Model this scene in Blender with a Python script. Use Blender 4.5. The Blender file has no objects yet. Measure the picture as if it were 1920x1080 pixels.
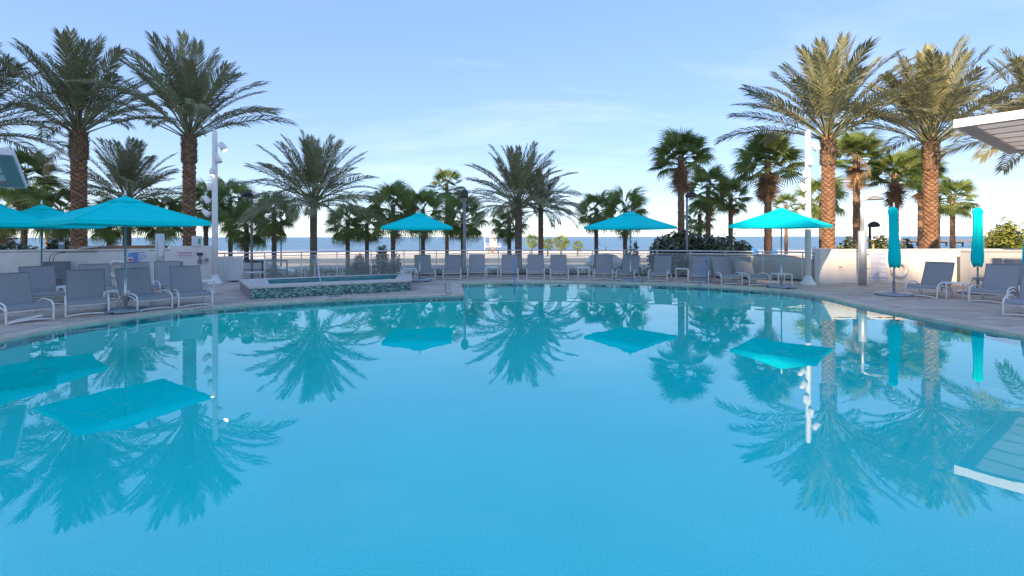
import bpy, bmesh, math, random
from mathutils import Vector, Matrix
PI = math.pi
R = math.radians
rnd = random.Random(7)
S = bpy.context.scene
C = S.collection

# ------------------------------------------------------------------ camera
F = 900.0          # focal length in photograph pixels (1920 wide)
HC = 1.67          # eye height above the deck
HZ = 444.0         # horizon row
cam = bpy.data.cameras.new('camera')
camo = bpy.data.objects.new('camera', cam)
C.objects.link(camo)
camo.location = (0, 0, HC)
camo.rotation_euler = (R(90), R(0.1), 0)
cam.sensor_width = 36
cam.lens = F / 1920 * 36
cam.shift_y = -(540 - HZ) / 1920
cam.clip_start = 0.05
cam.clip_end = 60000
S.camera = camo

# ------------------------------------------------------------------ sky and sun
EL, AZX, AZY = R(28), 0.53, 0.848     # the light travels towards +x +y (from behind left)
w = bpy.data.worlds.new('World')
S.world = w
w.use_nodes = True
nt = w.node_tree
nt.nodes.clear()
N = nt.nodes.new
L = nt.links.new
out = N('ShaderNodeOutputWorld')
bg = N('ShaderNodeBackground')
sky = N('ShaderNodeTexSky')
sky.sky_type = 'NISHITA'
sky.sun_disc = False
sky.sun_elevation = EL
sky.sun_rotation = math.atan2(-AZX, -AZY)
sky.altitude = 0
sky.air_density = 0.65
sky.dust_density = 0.1
sky.ozone_density = 2.2
SKY = 0.15
bg.inputs['Strength'].default_value = SKY
# thin high cloud: stretched noise on the sky direction projected to a plane
tc = N('ShaderNodeTexCoord')
sep = N('ShaderNodeSeparateXYZ')
L(tc.outputs['Generated'], sep.inputs[0])
mx = N('ShaderNodeMath'); mx.operation = 'ADD'; mx.inputs[1].default_value = 0.12
L(sep.outputs['Z'], mx.inputs[0])
mm = N('ShaderNodeMath'); mm.operation = 'MAXIMUM'; mm.inputs[1].default_value = 0.05
L(mx.outputs[0], mm.inputs[0])
dx = N('ShaderNodeMath'); dx.operation = 'DIVIDE'
dy = N('ShaderNodeMath'); dy.operation = 'DIVIDE'
L(sep.outputs['X'], dx.inputs[0]); L(mm.outputs[0], dx.inputs[1])
L(sep.outputs['Y'], dy.inputs[0]); L(mm.outputs[0], dy.inputs[1])
cmb = N('ShaderNodeCombineXYZ')
L(dx.outputs[0], cmb.inputs[0]); L(dy.outputs[0], cmb.inputs[1])
mp = N('ShaderNodeMapping')
mp.inputs['Rotation'].default_value = (0, 0, R(24))
mp.inputs['Scale'].default_value = (0.28, 0.75, 1)
L(cmb.outputs[0], mp.inputs[0])
nz = N('ShaderNodeTexNoise')
nz.inputs['Scale'].default_value = 1.3
nz.inputs['Detail'].default_value = 8
nz.inputs['Roughness'].default_value = 0.62
nz.inputs['Distortion'].default_value = 0.35
L(mp.outputs[0], nz.inputs['Vector'])
rp = N('ShaderNodeValToRGB')
rp.color_ramp.elements[0].position = 0.50
rp.color_ramp.elements[0].color = (0, 0, 0, 1)
rp.color_ramp.elements[1].position = 0.80
rp.color_ramp.elements[1].color = (0.30, 0.30, 0.30, 1)
L(nz.outputs[0], rp.inputs[0])
mixc = N('ShaderNodeMixRGB')
mixc.inputs[2].default_value = (1.95, 2.0, 2.1, 1)
L(rp.outputs[0], mixc.inputs[0])
L(sky.outputs[0], mixc.inputs[1])
L(mixc.outputs[0], bg.inputs['Color'])
# one even tone curve over the whole sky: the photograph's sky is flatter from horizon to zenith than the model's
gam = N('ShaderNodeGamma'); gam.inputs[1].default_value = 0.31
hsv = N('ShaderNodeHueSaturation'); hsv.inputs['Hue'].default_value = 0.515; hsv.inputs['Saturation'].default_value = 2.1
L(sky.outputs[0], gam.inputs[0]); L(gam.outputs[0], hsv.inputs['Color']); L(hsv.outputs[0], mixc.inputs[1])
L(bg.outputs[0], out.inputs[0])

sun = bpy.data.lights.new('sun', 'SUN')
suno = bpy.data.objects.new('sun', sun)
C.objects.link(suno)
sun.energy = 2.0
sun.angle = R(0.53)
sun.color = (1.0, 0.76, 0.50)
d = Vector((AZX * math.cos(EL), AZY * math.cos(EL), -math.sin(EL)))
suno.rotation_euler = d.to_track_quat('-Z', 'Y').to_euler()
suno.location = (-30, -50, 60)

S.view_settings.view_transform = 'Standard'
S.view_settings.look = 'None'
S.view_settings.gamma = 1
S.view_settings.exposure = 2.36
S.render.engine = 'CYCLES'
S.cycles.use_denoising = True
S.cycles.max_bounces = 8
S.cycles.transparent_max_bounces = 24
S.cycles.sample_clamp_indirect = 6
S.cycles.caustics_reflective = False

# ------------------------------------------------------------------ helpers
def P(px, py, z=0.0):
    """a point at height z that shows at photograph pixel px, py"""
    y = F * (HC - z) / (py - HZ)
    return Vector(((px - 960) * y / F, y, z))
def PX(px, y, z=0.0):
    return Vector(((px - 960) * y / F, y, z))
def ZY(py, y):
    return HC - (py - HZ) * y / F

MATS = {}
def mat(name, col, rough=0.6, var=0.15, scale=6.0, bump=0.0, bscale=None, metal=0.0, rand=0.0,
        transl=0.0, spec=0.5, island=0.0, stretch=(1, 1, 1), emit=None, col2=None):
    if name in MATS:
        return MATS[name]
    m = bpy.data.materials.new(name)
    m.use_nodes = True
    t = m.node_tree
    n = t.nodes
    p = n['Principled BSDF']
    p.inputs['Roughness'].default_value = rough
    p.inputs['Metallic'].default_value = metal
    p.inputs['Specular IOR Level'].default_value = spec
    tc = n.new('ShaderNodeTexCoord')
    mp = n.new('ShaderNodeMapping')
    mp.inputs['Scale'].default_value = stretch
    t.links.new(tc.outputs['Object'], mp.inputs[0])
    nz = n.new('ShaderNodeTexNoise')
    nz.inputs['Scale'].default_value = scale
    nz.inputs['Detail'].default_value = 6
    t.links.new(mp.outputs[0], nz.inputs['Vector'])
    mr = n.new('ShaderNodeMapRange')
    mr.inputs[1].default_value = 0.3
    mr.inputs[2].default_value = 0.7
    t.links.new(nz.outputs[0], mr.inputs[0])
    mix = n.new('ShaderNodeMixRGB')
    if col2 is None:
        a = tuple(max(0, c * (1 - var)) for c in col); b = tuple(min(1, c * (1 + var)) for c in col)
    else:
        a, b = col, col2
    mix.inputs[1].default_value = (*a, 1)
    mix.inputs[2].default_value = (*b, 1)
    t.links.new(mr.outputs[0], mix.inputs[0])
    cur = mix.outputs[0]
    for amt, kind in ((rand, 'o'), (island, 'i')):
        if amt:
            if kind == 'o':
                src = n.new('ShaderNodeObjectInfo').outputs['Random']
            else:
                src = n.new('ShaderNodeNewGeometry').outputs['Random Per Island']
            r2 = n.new('ShaderNodeMapRange')
            r2.inputs[3].default_value = 1 - amt
            r2.inputs[4].default_value = 1 + amt
            t.links.new(src, r2.inputs[0])
            mu = n.new('ShaderNodeVectorMath'); mu.operation = 'SCALE'
            t.links.new(cur, mu.inputs[0])
            t.links.new(r2.outputs[0], mu.inputs['Scale'])
            cur = mu.outputs[0]
    t.links.new(cur, p.inputs['Base Color'])
    if bump:
        bz = n.new('ShaderNodeTexNoise')
        bz.inputs['Scale'].default_value = bscale or scale * 4
        bz.inputs['Detail'].default_value = 5
        t.links.new(mp.outputs[0], bz.inputs['Vector'])
        bp = n.new('ShaderNodeBump')
        bp.inputs['Strength'].default_value = bump
        bp.inputs['Distance'].default_value = 0.02
        t.links.new(bz.outputs[0], bp.inputs['Height'])
        t.links.new(bp.outputs[0], p.inputs['Normal'])
    if emit:
        p.inputs['Emission Color'].default_value = (*emit[0], 1)
        p.inputs['Emission Strength'].default_value = emit[1]
    if transl:
        tr = n.new('ShaderNodeBsdfTranslucent')
        t.links.new(cur, tr.inputs['Color'])
        ms = n.new('ShaderNodeMixShader')
        ms.inputs[0].default_value = transl
        t.links.new(p.outputs[0], ms.inputs[1])
        t.links.new(tr.outputs[0], ms.inputs[2])
        t.links.new(ms.outputs[0], n['Material Output'].inputs[0])
    MATS[name] = m
    return m

class MB:
    def __init__(s):
        s.v = []; s.f = []
    def quad(s, a, b, c, d):
        i = len(s.v); s.v += [tuple(a), tuple(b), tuple(c), tuple(d)]; s.f.append((i, i + 1, i + 2, i + 3)); return s
    def poly(s, pts):
        i = len(s.v); s.v += [tuple(p) for p in pts]; s.f.append(tuple(range(i, i + len(pts)))); return s
    def box(s, x0, x1, y0, y1, z0, z1, M=None):
        i = len(s.v)
        pts = [(x0, y0, z0), (x1, y0, z0), (x1, y1, z0), (x0, y1, z0), (x0, y0, z1), (x1, y0, z1), (x1, y1, z1), (x0, y1, z1)]
        if M is not None:
            pts = [tuple(M @ Vector(p)) for p in pts]
        s.v += pts
        s.f += [tuple(i + k for k in q) for q in ((3, 2, 1, 0), (4, 5, 6, 7), (0, 1, 5, 4), (1, 2, 6, 5), (2, 3, 7, 6), (3, 0, 4, 7))]
        return s
    def prism(s, pts, z0, z1):
        n = len(pts); i = len(s.v)
        s.v += [(p[0], p[1], z0) for p in pts] + [(p[0], p[1], z1) for p in pts]
        s.f.append(tuple(i + k for k in reversed(range(n)))); s.f.append(tuple(i + n + k for k in range(n)))
        for k in range(n):
            s.f.append((i + k, i + (k + 1) % n, i + n + (k + 1) % n, i + n + k))
        return s
    def tube(s, pts, r, seg=8, cap=True):
        pts = [Vector(p) for p in pts]
        rr = r if isinstance(r, (list, tuple)) else [r] * len(pts)
        up = None; i0 = len(s.v); n = len(pts)
        for k, p in enumerate(pts):
            t = (pts[min(k + 1, n - 1)] - pts[max(k - 1, 0)]).normalized()
            if up is None:
                up = t.orthogonal().normalized()
            up = (up - t * up.dot(t))
            if up.length < 1e-6:
                up = t.orthogonal()
            up.normalize()
            b = t.cross(up)
            for q in range(seg):
                a = 2 * PI * q / seg
                s.v.append(tuple(p + (up * math.cos(a) + b * math.sin(a)) * rr[k]))
        for k in range(n - 1):
            for q in range(seg):
                a = i0 + k * seg + q; b_ = i0 + k * seg + (q + 1) % seg
                s.f.append((a, b_, b_ + seg, a + seg))
        if cap:
            s.f.append(tuple(i0 + q for q in reversed(range(seg))))
            s.f.append(tuple(i0 + (n - 1) * seg + q for q in range(seg)))
        return s
    def lathe(s, prof, seg=16, c=(0, 0, 0), jit=0.0, rg=None):
        i0 = len(s.v); n = len(prof)
        for (r, z) in prof:
            for q in range(seg):
                a = 2 * PI * q / seg
                k = 1 + (rg.uniform(-jit, jit) if jit and rg else 0)
                s.v.append((c[0] + r * k * math.cos(a), c[1] + r * k * math.sin(a), c[2] + z))
        for k in range(n - 1):
            for q in range(seg):
                a = i0 + k * seg + q; b = i0 + k * seg + (q + 1) % seg
                s.f.append((a, b, b + seg, a + seg))
        s.f.append(tuple(i0 + q for q in reversed(range(seg))))
        s.f.append(tuple(i0 + (n - 1) * seg + q for q in range(seg)))
        return s
    def mesh(s, name, m, smooth=False):
        me = bpy.data.meshes.new(name)
        me.from_pydata(s.v, [], s.f)
        if smooth:
            me.polygons.foreach_set('use_smooth', [True] * len(me.polygons))
        if m:
            me.materials.append(m)
        me.update()
        return me
    def build(s, name, m, parent=None, smooth=False, kind=None):
        return obj(name, s.mesh(name, m, smooth), parent, kind)

def obj(name, me, parent=None, kind=None):
    o = bpy.data.objects.new(name, me)
    C.objects.link(o)
    if parent:
        o.parent = parent
    if kind:
        o['kind'] = kind
    return o
def tag(o, label, cat, group=None):
    o['label'] = label; o['category'] = cat
    if group:
        o['group'] = group
    return o
def thing(name, label, cat, loc=(0, 0, 0), rz=0.0, group=None):
    o = bpy.data.objects.new(name, None)
    o.empty_display_size = 0.1
    C.objects.link(o)
    o.location = loc; o.rotation_euler = (0, 0, rz)
    return tag(o, label, cat, group)
def dup(root, loc, rz, label, group=None, scale=None):
    r = root.copy(); C.objects.link(r)
    r.location = loc; r.rotation_euler = (0, 0, rz); r['label'] = label
    if group:
        r['group'] = group
    if scale:
        r.scale = scale
    for ch in list(root.children):
        c = ch.copy(); C.objects.link(c); c.parent = r
        for g in ch.children:
            e = g.copy(); C.objects.link(e); e.parent = c
    return r
def bevel(o, wd=0.01, seg=2):
    md = o.modifiers.new('bevel', 'BEVEL'); md.width = wd; md.segments = seg; md.limit_method = 'ANGLE'
    return o
def text_mesh(name, s, size, m, align='CENTER'):
    cu = bpy.data.curves.new(name, 'FONT')
    cu.body = s; cu.size = size; cu.align_x = align; cu.extrude = 0.0006
    o = bpy.data.objects.new(name, cu)
    C.objects.link(o)
    dg = bpy.context.evaluated_depsgraph_get()
    me = bpy.data.meshes.new_from_object(o.evaluated_get(dg))
    C.objects.unlink(o)
    bpy.data.objects.remove(o)
    me.materials.clear(); me.materials.append(m)
    return me
def catmull(pts, n=6):
    o = []
    for i in range(len(pts) - 1):
        p0 = pts[max(i - 1, 0)]; p1 = pts[i]; p2 = pts[i + 1]; p3 = pts[min(i + 2, len(pts) - 1)]
        for k in range(n):
            t = k / n
            o.append(tuple(0.5 * (2 * b + (c - a) * t + (2 * a - 5 * b + 4 * c - d_) * t * t + (-a + 3 * b - 3 * c + d_) * t ** 3)
                           for a, b, c, d_ in zip(p0, p1, p2, p3)))
    o.append(tuple(pts[-1]))
    return o

# ------------------------------------------------------------------ materials
stucco = mat('stucco', (0.80, 0.745, 0.69), 0.9, 0.06, 2.5, bump=0.25, bscale=60, spec=0.2)
stucco_grey = mat('stucco_grey', (0.42, 0.42, 0.43), 0.9, 0.06, 2.5, bump=0.2, bscale=60, spec=0.2)
white_paint = mat('white_paint', (0.84, 0.80, 0.76), 0.4, 0.03, 3)
pole_white = mat('pole_white', (0.80, 0.765, 0.74), 0.45, 0.04, 1.5)
steel = mat('steel', (0.55, 0.56, 0.58), 0.28, 0.06, 4, metal=1.0)
steel_dull = mat('steel_dull', (0.58, 0.58, 0.58), 0.42, 0.08, 6, metal=0.5)
dark_metal = mat('dark_metal', (0.035, 0.035, 0.04), 0.45, 0.2, 4)
grey_metal = mat('grey_metal', (0.22, 0.22, 0.23), 0.5, 0.12, 4)
fabric = mat('turquoise_canvas', (0.001, 0.76, 0.76), 0.85, 0.05, 3, bump=0.15, bscale=30, transl=0.16, spec=0.15)
sling = mat('sling_mesh', (0.31, 0.30, 0.315), 0.62, 0.10, 140, bump=0.3, bscale=260, rand=0.06, spec=0.4)
plank = mat('deck_plank', (0.55, 0.445, 0.375), 0.75, 0.28, 3.0, bump=0.25, bscale=14, rand=0.2, island=0.2, stretch=(0.5, 6, 1), spec=0.3)
joint = mat('deck_joint', (0.16, 0.145, 0.14), 0.9, 0.2, 4)
coping_m = mat('coping_stone', (0.60, 0.50, 0.40), 0.8, 0.12, 5, bump=0.15, bscale=50, rand=0.06, spec=0.3)
grate_m = mat('grate_white', (0.55, 0.52, 0.49), 0.6, 0.1, 9)
slot_m = mat('slot_dark', (0.03, 0.03, 0.03), 0.9, 0.2, 9)

def water_mat(name, tint, bscale=1.3, bstr=0.004, dist=0.3):
    m = bpy.data.materials.new(name); m.use_nodes = True
    t = m.node_tree; n = t.nodes; n.clear()
    o = n.new('ShaderNodeOutputMaterial')
    tr = n.new('ShaderNodeBsdfTransparent'); tr.inputs[0].default_value = (*tint, 1)
    gl = n.new('ShaderNodeBsdfGlossy'); gl.inputs['Roughness'].default_value = 0.0
    fr = n.new('ShaderNodeFresnel'); fr.inputs[0].default_value = 2.25
    mx = n.new('ShaderNodeMixShader')
    tc = n.new('ShaderNodeTexCoord')
    nz = n.new('ShaderNodeTexNoise'); nz.inputs['Scale'].default_value = bscale; nz.inputs['Detail'].default_value = 3
    t.links.new(tc.outputs['Object'], nz.inputs['Vector'])
    b = n.new('ShaderNodeBump'); b.inputs['Strength'].default_value = bstr; b.inputs['Distance'].default_value = dist
    t.links.new(nz.outputs[0], b.inputs['Height'])
    t.links.new(b.outputs[0], gl.inputs['Normal'])
    ge = n.new('ShaderNodeNewGeometry')       # seen from below the straight-through sheet has no total reflection
    sw = n.new('ShaderNodeMix'); sw.inputs['B'].default_value = 0.02
    t.links.new(ge.outputs['Backfacing'], sw.inputs['Factor']); t.links.new(fr.outputs[0], sw.inputs['A'])
    t.links.new(sw.outputs['Result'], mx.inputs[0]); t.links.new(tr.outputs[0], mx.inputs[1]); t.links.new(gl.outputs[0], mx.inputs[2])
    t.links.new(mx.outputs[0], o.inputs[0])
    return m
pool_water_m = water_mat('pool_water', (0.08, 1.0, 1.0))
side_m = bpy.data.materials.new('water_body'); side_m.use_nodes = True
side_m.node_tree.nodes.clear()
for m_ in (pool_water_m, side_m):                  # the water itself absorbs red, a little green
    t_ = m_.node_tree
    va_ = t_.nodes.new('ShaderNodeVolumeAbsorption')
    va_.inputs['Color'].default_value = (0.0, 0.985, 0.97, 1); va_.inputs['Density'].default_value = 0.75
    if m_ is side_m:
        o_ = t_.nodes.new('ShaderNodeOutputMaterial'); tr_ = t_.nodes.new('ShaderNodeBsdfTransparent')
        t_.links.new(tr_.outputs[0], o_.inputs[0])
    else:
        o_ = [q for q in t_.nodes if q.type == 'OUTPUT_MATERIAL'][0]
    t_.links.new(va_.outputs[0], o_.inputs['Volume'])
spa_water_m = water_mat('spa_water', (0.30, 0.80, 0.85))
def plaster_mat():
    m = mat('pool_plaster', (0.80, 0.98, 0.95), 0.8, 0.05, 0.6)
    t = m.node_tree; n = t.nodes
    tc = n.new('ShaderNodeTexCoord')
    v = n.new('ShaderNodeTexNoise'); v.inputs['Scale'].default_value = 55; v.inputs['Detail'].default_value = 4
    t.links.new(tc.outputs['Object'], v.inputs['Vector'])
    mr = n.new('ShaderNodeMapRange'); mr.inputs[1].default_value = 0.34; mr.inputs[2].default_value = 0.62
    mr.inputs[3].default_value = 0.88; mr.inputs[4].default_value = 1.05
    t.links.new(v.outputs[0], mr.inputs[0])
    p = n['Principled BSDF']
    src = p.inputs['Base Color'].links[0].from_socket
    mu = n.new('ShaderNodeVectorMath'); mu.operation = 'SCALE'
    t.links.new(src, mu.inputs[0]); t.links.new(mr.outputs[0], mu.inputs['Scale'])
    t.links.new(mu.outputs[0], p.inputs['Base Color'])
    return m
plaster = plaster_mat()
def glass_mat(name, tint, haze):
    m = bpy.data.materials.new(name); m.use_nodes = True
    t = m.node_tree; n = t.nodes; n.clear()
    o = n.new('ShaderNodeOutputMaterial')
    tr = n.new('ShaderNodeBsdfTransparent'); tr.inputs[0].default_value = (*tint, 1)
    df = n.new('ShaderNodeBsdfDiffuse'); df.inputs[0].default_value = (0.75, 0.78, 0.78, 1)
    gl = n.new('ShaderNodeBsdfGlossy'); gl.inputs['Roughness'].default_value = 0.02
    fr = n.new('ShaderNodeFresnel'); fr.inputs[0].default_value = 1.45
    tc = n.new('ShaderNodeTexCoord')
    nz = n.new('ShaderNodeTexNoise'); nz.inputs['Scale'].default_value = 2.5; nz.inputs['Detail'].default_value = 5
    t.links.new(tc.outputs['Object'], nz.inputs['Vector'])
    mr = n.new('ShaderNodeMapRange'); mr.inputs[3].default_value = haze * 0.5; mr.inputs[4].default_value = haze * 1.5
    t.links.new(nz.outputs[0], mr.inputs[0])
    m1 = n.new('ShaderNodeMixShader'); m2 = n.new('ShaderNodeMixShader')
    t.links.new(mr.outputs[0], m1.inputs[0]); t.links.new(tr.outputs[0], m1.inputs[1]); t.links.new(df.outputs[0], m1.inputs[2])
    t.links.new(fr.outputs[0], m2.inputs[0]); t.links.new(m1.outputs[0], m2.inputs[1]); t.links.new(gl.outputs[0], m2.inputs[2])
    t.links.new(m2.outputs[0], o.inputs[0])
    return m
rail_glass = glass_mat('railing_glass', (0.93, 0.96, 0.95), 0.16)
date_leaf = mat('date_frond', (0.245, 0.245, 0.125), 0.5, 0.25, 1.2, rand=0.25, transl=0.22, spec=0.45)
date_dead = mat('date_frond_dead', (0.30, 0.22, 0.12), 0.7, 0.25, 1.2, rand=0.2, transl=0.15)
fan_leaf = mat('fan_leaf', (0.20, 0.26, 0.075), 0.45, 0.25, 1.5, rand=0.35, transl=0.38, spec=0.45)
fan_dead = mat('fan_leaf_dead', (0.27, 0.18, 0.105), 0.8, 0.3, 1.5, rand=0.3, transl=0.12, spec=0.2)
boot_m = mat('palm_boot', (0.27, 0.155, 0.095), 0.9, 0.3, 9, rand=0.22, bump=0.4, spec=0.15)
core_m = mat('palm_core', (0.075, 0.045, 0.03), 0.95, 0.3, 9, spec=0.1)
bulge_m = mat('palm_bulge', (0.20, 0.13, 0.085), 0.95, 0.4, 14, island=0.35, spec=0.1)
trunk_grey = mat('palm_trunk_grey', (0.16, 0.13, 0.105), 0.95, 0.35, 7, bump=0.9, bscale=16, stretch=(1, 1, 2.2), spec=0.1)
trunk_red = mat('palm_trunk_red', (0.23, 0.145, 0.095), 0.95, 0.35, 7, bump=0.9, bscale=16, stretch=(1, 1, 2.2), spec=0.1)
shrub_m = mat('shrub_leaf', (0.11, 0.135, 0.07), 0.4, 0.3, 3, island=0.5, transl=0.15, spec=0.5)
shrub_warm = mat('shrub_leaf_bright', (0.22, 0.25, 0.05), 0.45, 0.3, 3, island=0.4, transl=0.2)
red_leaf = mat('flower_red', (0.35, 0.05, 0.05), 0.6, 0.3, 3, island=0.4, transl=0.2)
grass_m = mat('grass_blade', (0.10, 0.13, 0.06), 0.6, 0.3, 3, island=0.4, transl=0.2)
stem_m = mat('stem', (0.12, 0.085, 0.06), 0.9, 0.3, 8)
sand = mat('sand', (0.70, 0.63, 0.54), 0.95, 0.10, 0.15, bump=0.3, bscale=2.0, spec=0.1)
asphalt = mat('asphalt', (0.16, 0.17, 0.19), 0.9, 0.15, 0.6, spec=0.2)
sign_white = mat('sign_white', (0.72, 0.72, 0.74), 0.5, 0.03, 5)
blue_ink = mat('blue_ink', (0.05, 0.13, 0.42), 0.6, 0.05, 5)
red_ink = mat('red_ink', (0.55, 0.07, 0.08), 0.6, 0.05, 5)

# ================================================================== THE SETTING
# ---- terrain: street level below the deck, sloping to the beach
tb = MB()
prof = [(-140, -1.3), (20, -1.3), (30, -1.35), (45, -1.5), (58, -1.6), (76, -1.7), (90, -2.2), (110, -2.75), (150, -3.4), (203, -4.2), (300, -6.5)]
xs = [-1500, -500, -200, -100, -60, -30, 0, 30, 60, 100, 200, 500, 1500]
for i in range(len(prof) - 1):
    for k in range(len(xs) - 1):
        (y0, z0), (y1, z1) = prof[i], prof[i + 1]
        tb.quad((xs[k], y0, z0), (xs[k + 1], y0, z0), (xs[k + 1], y1, z1), (xs[k], y1, z1))
tb.build('beach_ground', sand, kind='structure')
def GZ(y):
    for (y0, z0), (y1, z1) in zip(prof, prof[1:]):
        if y0 <= y <= y1:
            return z0 + (z1 - z0) * (y - y0) / (y1 - y0)
    return -1.3
rb = MB()
rb.quad((-400, 58.5, GZ(58.5) + 0.02), (400, 58.5, GZ(58.5) + 0.02), (400, 75, GZ(75) + 0.02), (-400, 75, GZ(75) + 0.02))
rb.build('road', asphalt, kind='structure')
pb = MB()
walk_m = mat('promenade', (0.40, 0.37, 0.34), 0.9, 0.12, 1.2, spec=0.2)
pb.quad((-300, 46, GZ(46) + 0.03), (300, 46, GZ(46) + 0.03), (300, 57.9, GZ(57.9) + 0.10), (-300, 57.9, GZ(57.9) + 0.10))
pb.quad((300, 57.9, GZ(57.9) + 0.10), (-300, 57.9, GZ(57.9) + 0.10), (-300, 58.0, GZ(58) - 0.02), (300, 58.0, GZ(58) - 0.02))
pb.build('promenade_pavement', walk_m, kind='structure')

# ---- the sea
def sea_mat():
    m = mat('sea', (0.035, 0.12, 0.21), 0.28, 0.3, 0.012, stretch=(0.18, 1.4, 1), spec=0.5)
    t = m.node_tree; n = t.nodes; p = n['Principled BSDF']
    tc = n.new('ShaderNodeTexCoord'); mp = n.new('ShaderNodeMapping'); mp.inputs['Scale'].default_value = (0.25, 1, 1)
    t.links.new(tc.outputs['Object'], mp.inputs[0])
    nz = n.new('ShaderNodeTexNoise'); nz.inputs['Scale'].default_value = 0.35; nz.inputs['Detail'].default_value = 6
    t.links.new(mp.outputs[0], nz.inputs['Vector'])
    b = n.new('ShaderNodeBump'); b.inputs['Strength'].default_value = 1.0; b.inputs['Distance'].default_value = 1.2
    t.links.new(nz.outputs[0], b.inputs['Height']); t.links.new(b.outputs[0], p.inputs['Normal'])
    return m
sb = MB()
sy = [150, 260, 500, 1200, 4000, 12000, 40000]
for i in range(len(sy) - 1):
    for k in range(-6, 6):
        sb.quad((k * 7000, sy[i], -4.2), ((k + 1) * 7000, sy[i], -4.2), ((k + 1) * 7000, sy[i + 1], -4.2), (k * 7000, sy[i + 1], -4.2))
sb.build('sea', sea_mat(), kind='structure')
# thin surf lines where the swell runs up the sand
foam = mat('foam', (0.80, 0.82, 0.84), 0.7, 0.1, 0.3)
fb = MB()
fr = random.Random(3)
for (yy, amp) in ((206, 1.4), (222, 1.0)):
    x = -260.0
    while x < 260:
        ln = fr.uniform(20, 60)
        pts = [(x + ln * q / 8, yy + amp * math.sin((x + ln * q / 8) * 0.05) + fr.uniform(-.5, .5), 0) for q in range(9)]
        for q in range(8):
            wq = 1.1 * math.sin(PI * (q + .5) / 8)
            fb.quad((pts[q][0], pts[q][1] - wq, -4.17), (pts[q + 1][0], pts[q + 1][1] - wq, -4.17), (pts[q + 1][0], pts[q + 1][1] + wq, -4.17), (pts[q][0], pts[q][1] + wq, -4.17))
        x += ln + fr.uniform(4, 50)
fb.build('surf', foam, kind='structure')

# ---- pool outline in smooth runs
WZ = -0.03
runA = catmull([(-6.2, 0.9), (-7.0, 2.2), (-7.6, 4), (-8.1, 6), (-8.35, 7.8), (-8.32, 9.05), (-7.9, 10.3), (-7.15, 11.45), (-5.55, 12.5), (-3.8, 13.25), (-1.4, 13.85)], 8)
runB = [(-1.4, 13.85), (-1.65, 15.6), (-1.9, 17.4)]
runC = catmull([(-1.9, 17.4), (0, 17.72), (2.5, 17.6), (4.8, 17.05), (6.4, 16.35), (7.6, 15.45), (8.35, 14.6), (8.55, 13.4), (8.35, 11.5), (8.4, 9.8), (8.53, 8), (8.5, 6), (8.0, 3.5), (6.8, 0.9)], 8)
runD = [(6.8, 0.9), (0, 0.9), (-6.2, 0.9)]
outline = [Vector(p) for p in runA + runB[1:] + runC[1:] + runD[1:-1]]   # clockwise seen from above
def run_normals(run):
    o = []
    for i in range(len(run)):
        a = Vector(run[max(i - 1, 0)]); b = Vector(run[min(i + 1, len(run) - 1)])
        t = (b - a).normalized()
        o.append(Vector((-t.y, t.x)))       # to the left of travel: away from the water
    return o
def offset_run(run, dist):
    return [Vector(p) + n * dist for p, n in zip(run, run_normals(run))]
hole = []
for rn in (runA, runB, runC, runD):
    hole += offset_run(rn, 0.46)
def crossings(poly, y):
    xs_ = []
    n = len(poly)
    for i in range(n):
        a, b = poly[i], poly[(i + 1) % n]
        if (a[1] <= y) != (b[1] <= y):
            xs_.append(a[0] + (y - a[1]) / (b[1] - a[1]) * (b[0] - a[0]))
    return sorted(xs_)
RC, RR = (0.0, 2.2), 18.8       # the glass railing follows a circle
def arc(x, r=RR):
    return RC[1] + math.sqrt(r * r - (x - RC[0]) ** 2)
outer = [(-24, -7), (24, -7), (24, 17.0), (10.95, 17.0)]
outer += [(x, arc(x, RR + 0.12)) for x in [10.6 - 0.6 * k for k in range(36)]]
outer += [(-11.2, 17.35), (-16.1, 15.12), (-24, 11.5)]

deck_b = MB(); plank_list = []
PW, PLN = 0.145, 0.92
row = 0
y = -7.0
rr_ = random.Random(11)
while y < 21.2:
    yc = y + PW / 2
    oc = crossings(outer, yc)
    hc_ = crossings(hole, yc)
    # merge: solid where inside outer and outside hole
    ev = sorted([(x, 'o') for x in oc] + [(x, 'h') for x in hc_])
    ino = inh = False; start = None
    for x, k in ev:
        was = ino and not inh
        if k == 'o':
            ino = not ino
        else:
            inh = not inh
        now = ino and not inh
        if now and not was:
            start = x
        if was and not now and start is not None and x - start > 0.02:
            deck_b.quad((start, y, -0.012), (x, y, -0.012), (x, y + PW, -0.012), (start, y + PW, -0.012))
            s0 = start; cut = start + PLN * (((row * 0.37) % 1.0) * 0.9 + 0.1)
            while s0 < x - 0.01:
                e0 = min(cut, x)
                if y > 4.5:
                    plank_list.append((s0, e0, y))
                s0 = e0; cut = e0 + PLN
            start = None
    y += PW; row += 1
deck = deck_b.build('deck', joint, kind='structure')
def big(pk):
    s0, e0, yy = pk
    xc = (s0 + e0) / 2
    if abs(xc) > 1.07 * yy + 0.5:
        return 1e9
    return yy + (0 if (e0 - s0) > 0.3 else 50)
plank_list.sort(key=big)
unit = MB().box(0.0, 1.0, 0.005, PW - 0.005, -0.02, 0.0).mesh('paving_plank', plank)
for s0, e0, yy in plank_list[:290]:
    o = obj('paving_plank', unit, deck)
    o.location = (s0 + 0.003, yy, rr_.uniform(-0.0025, 0.0025)); o.scale = (max(0.01, e0 - s0 - 0.006), 1, 1)
rest = MB()
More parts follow.
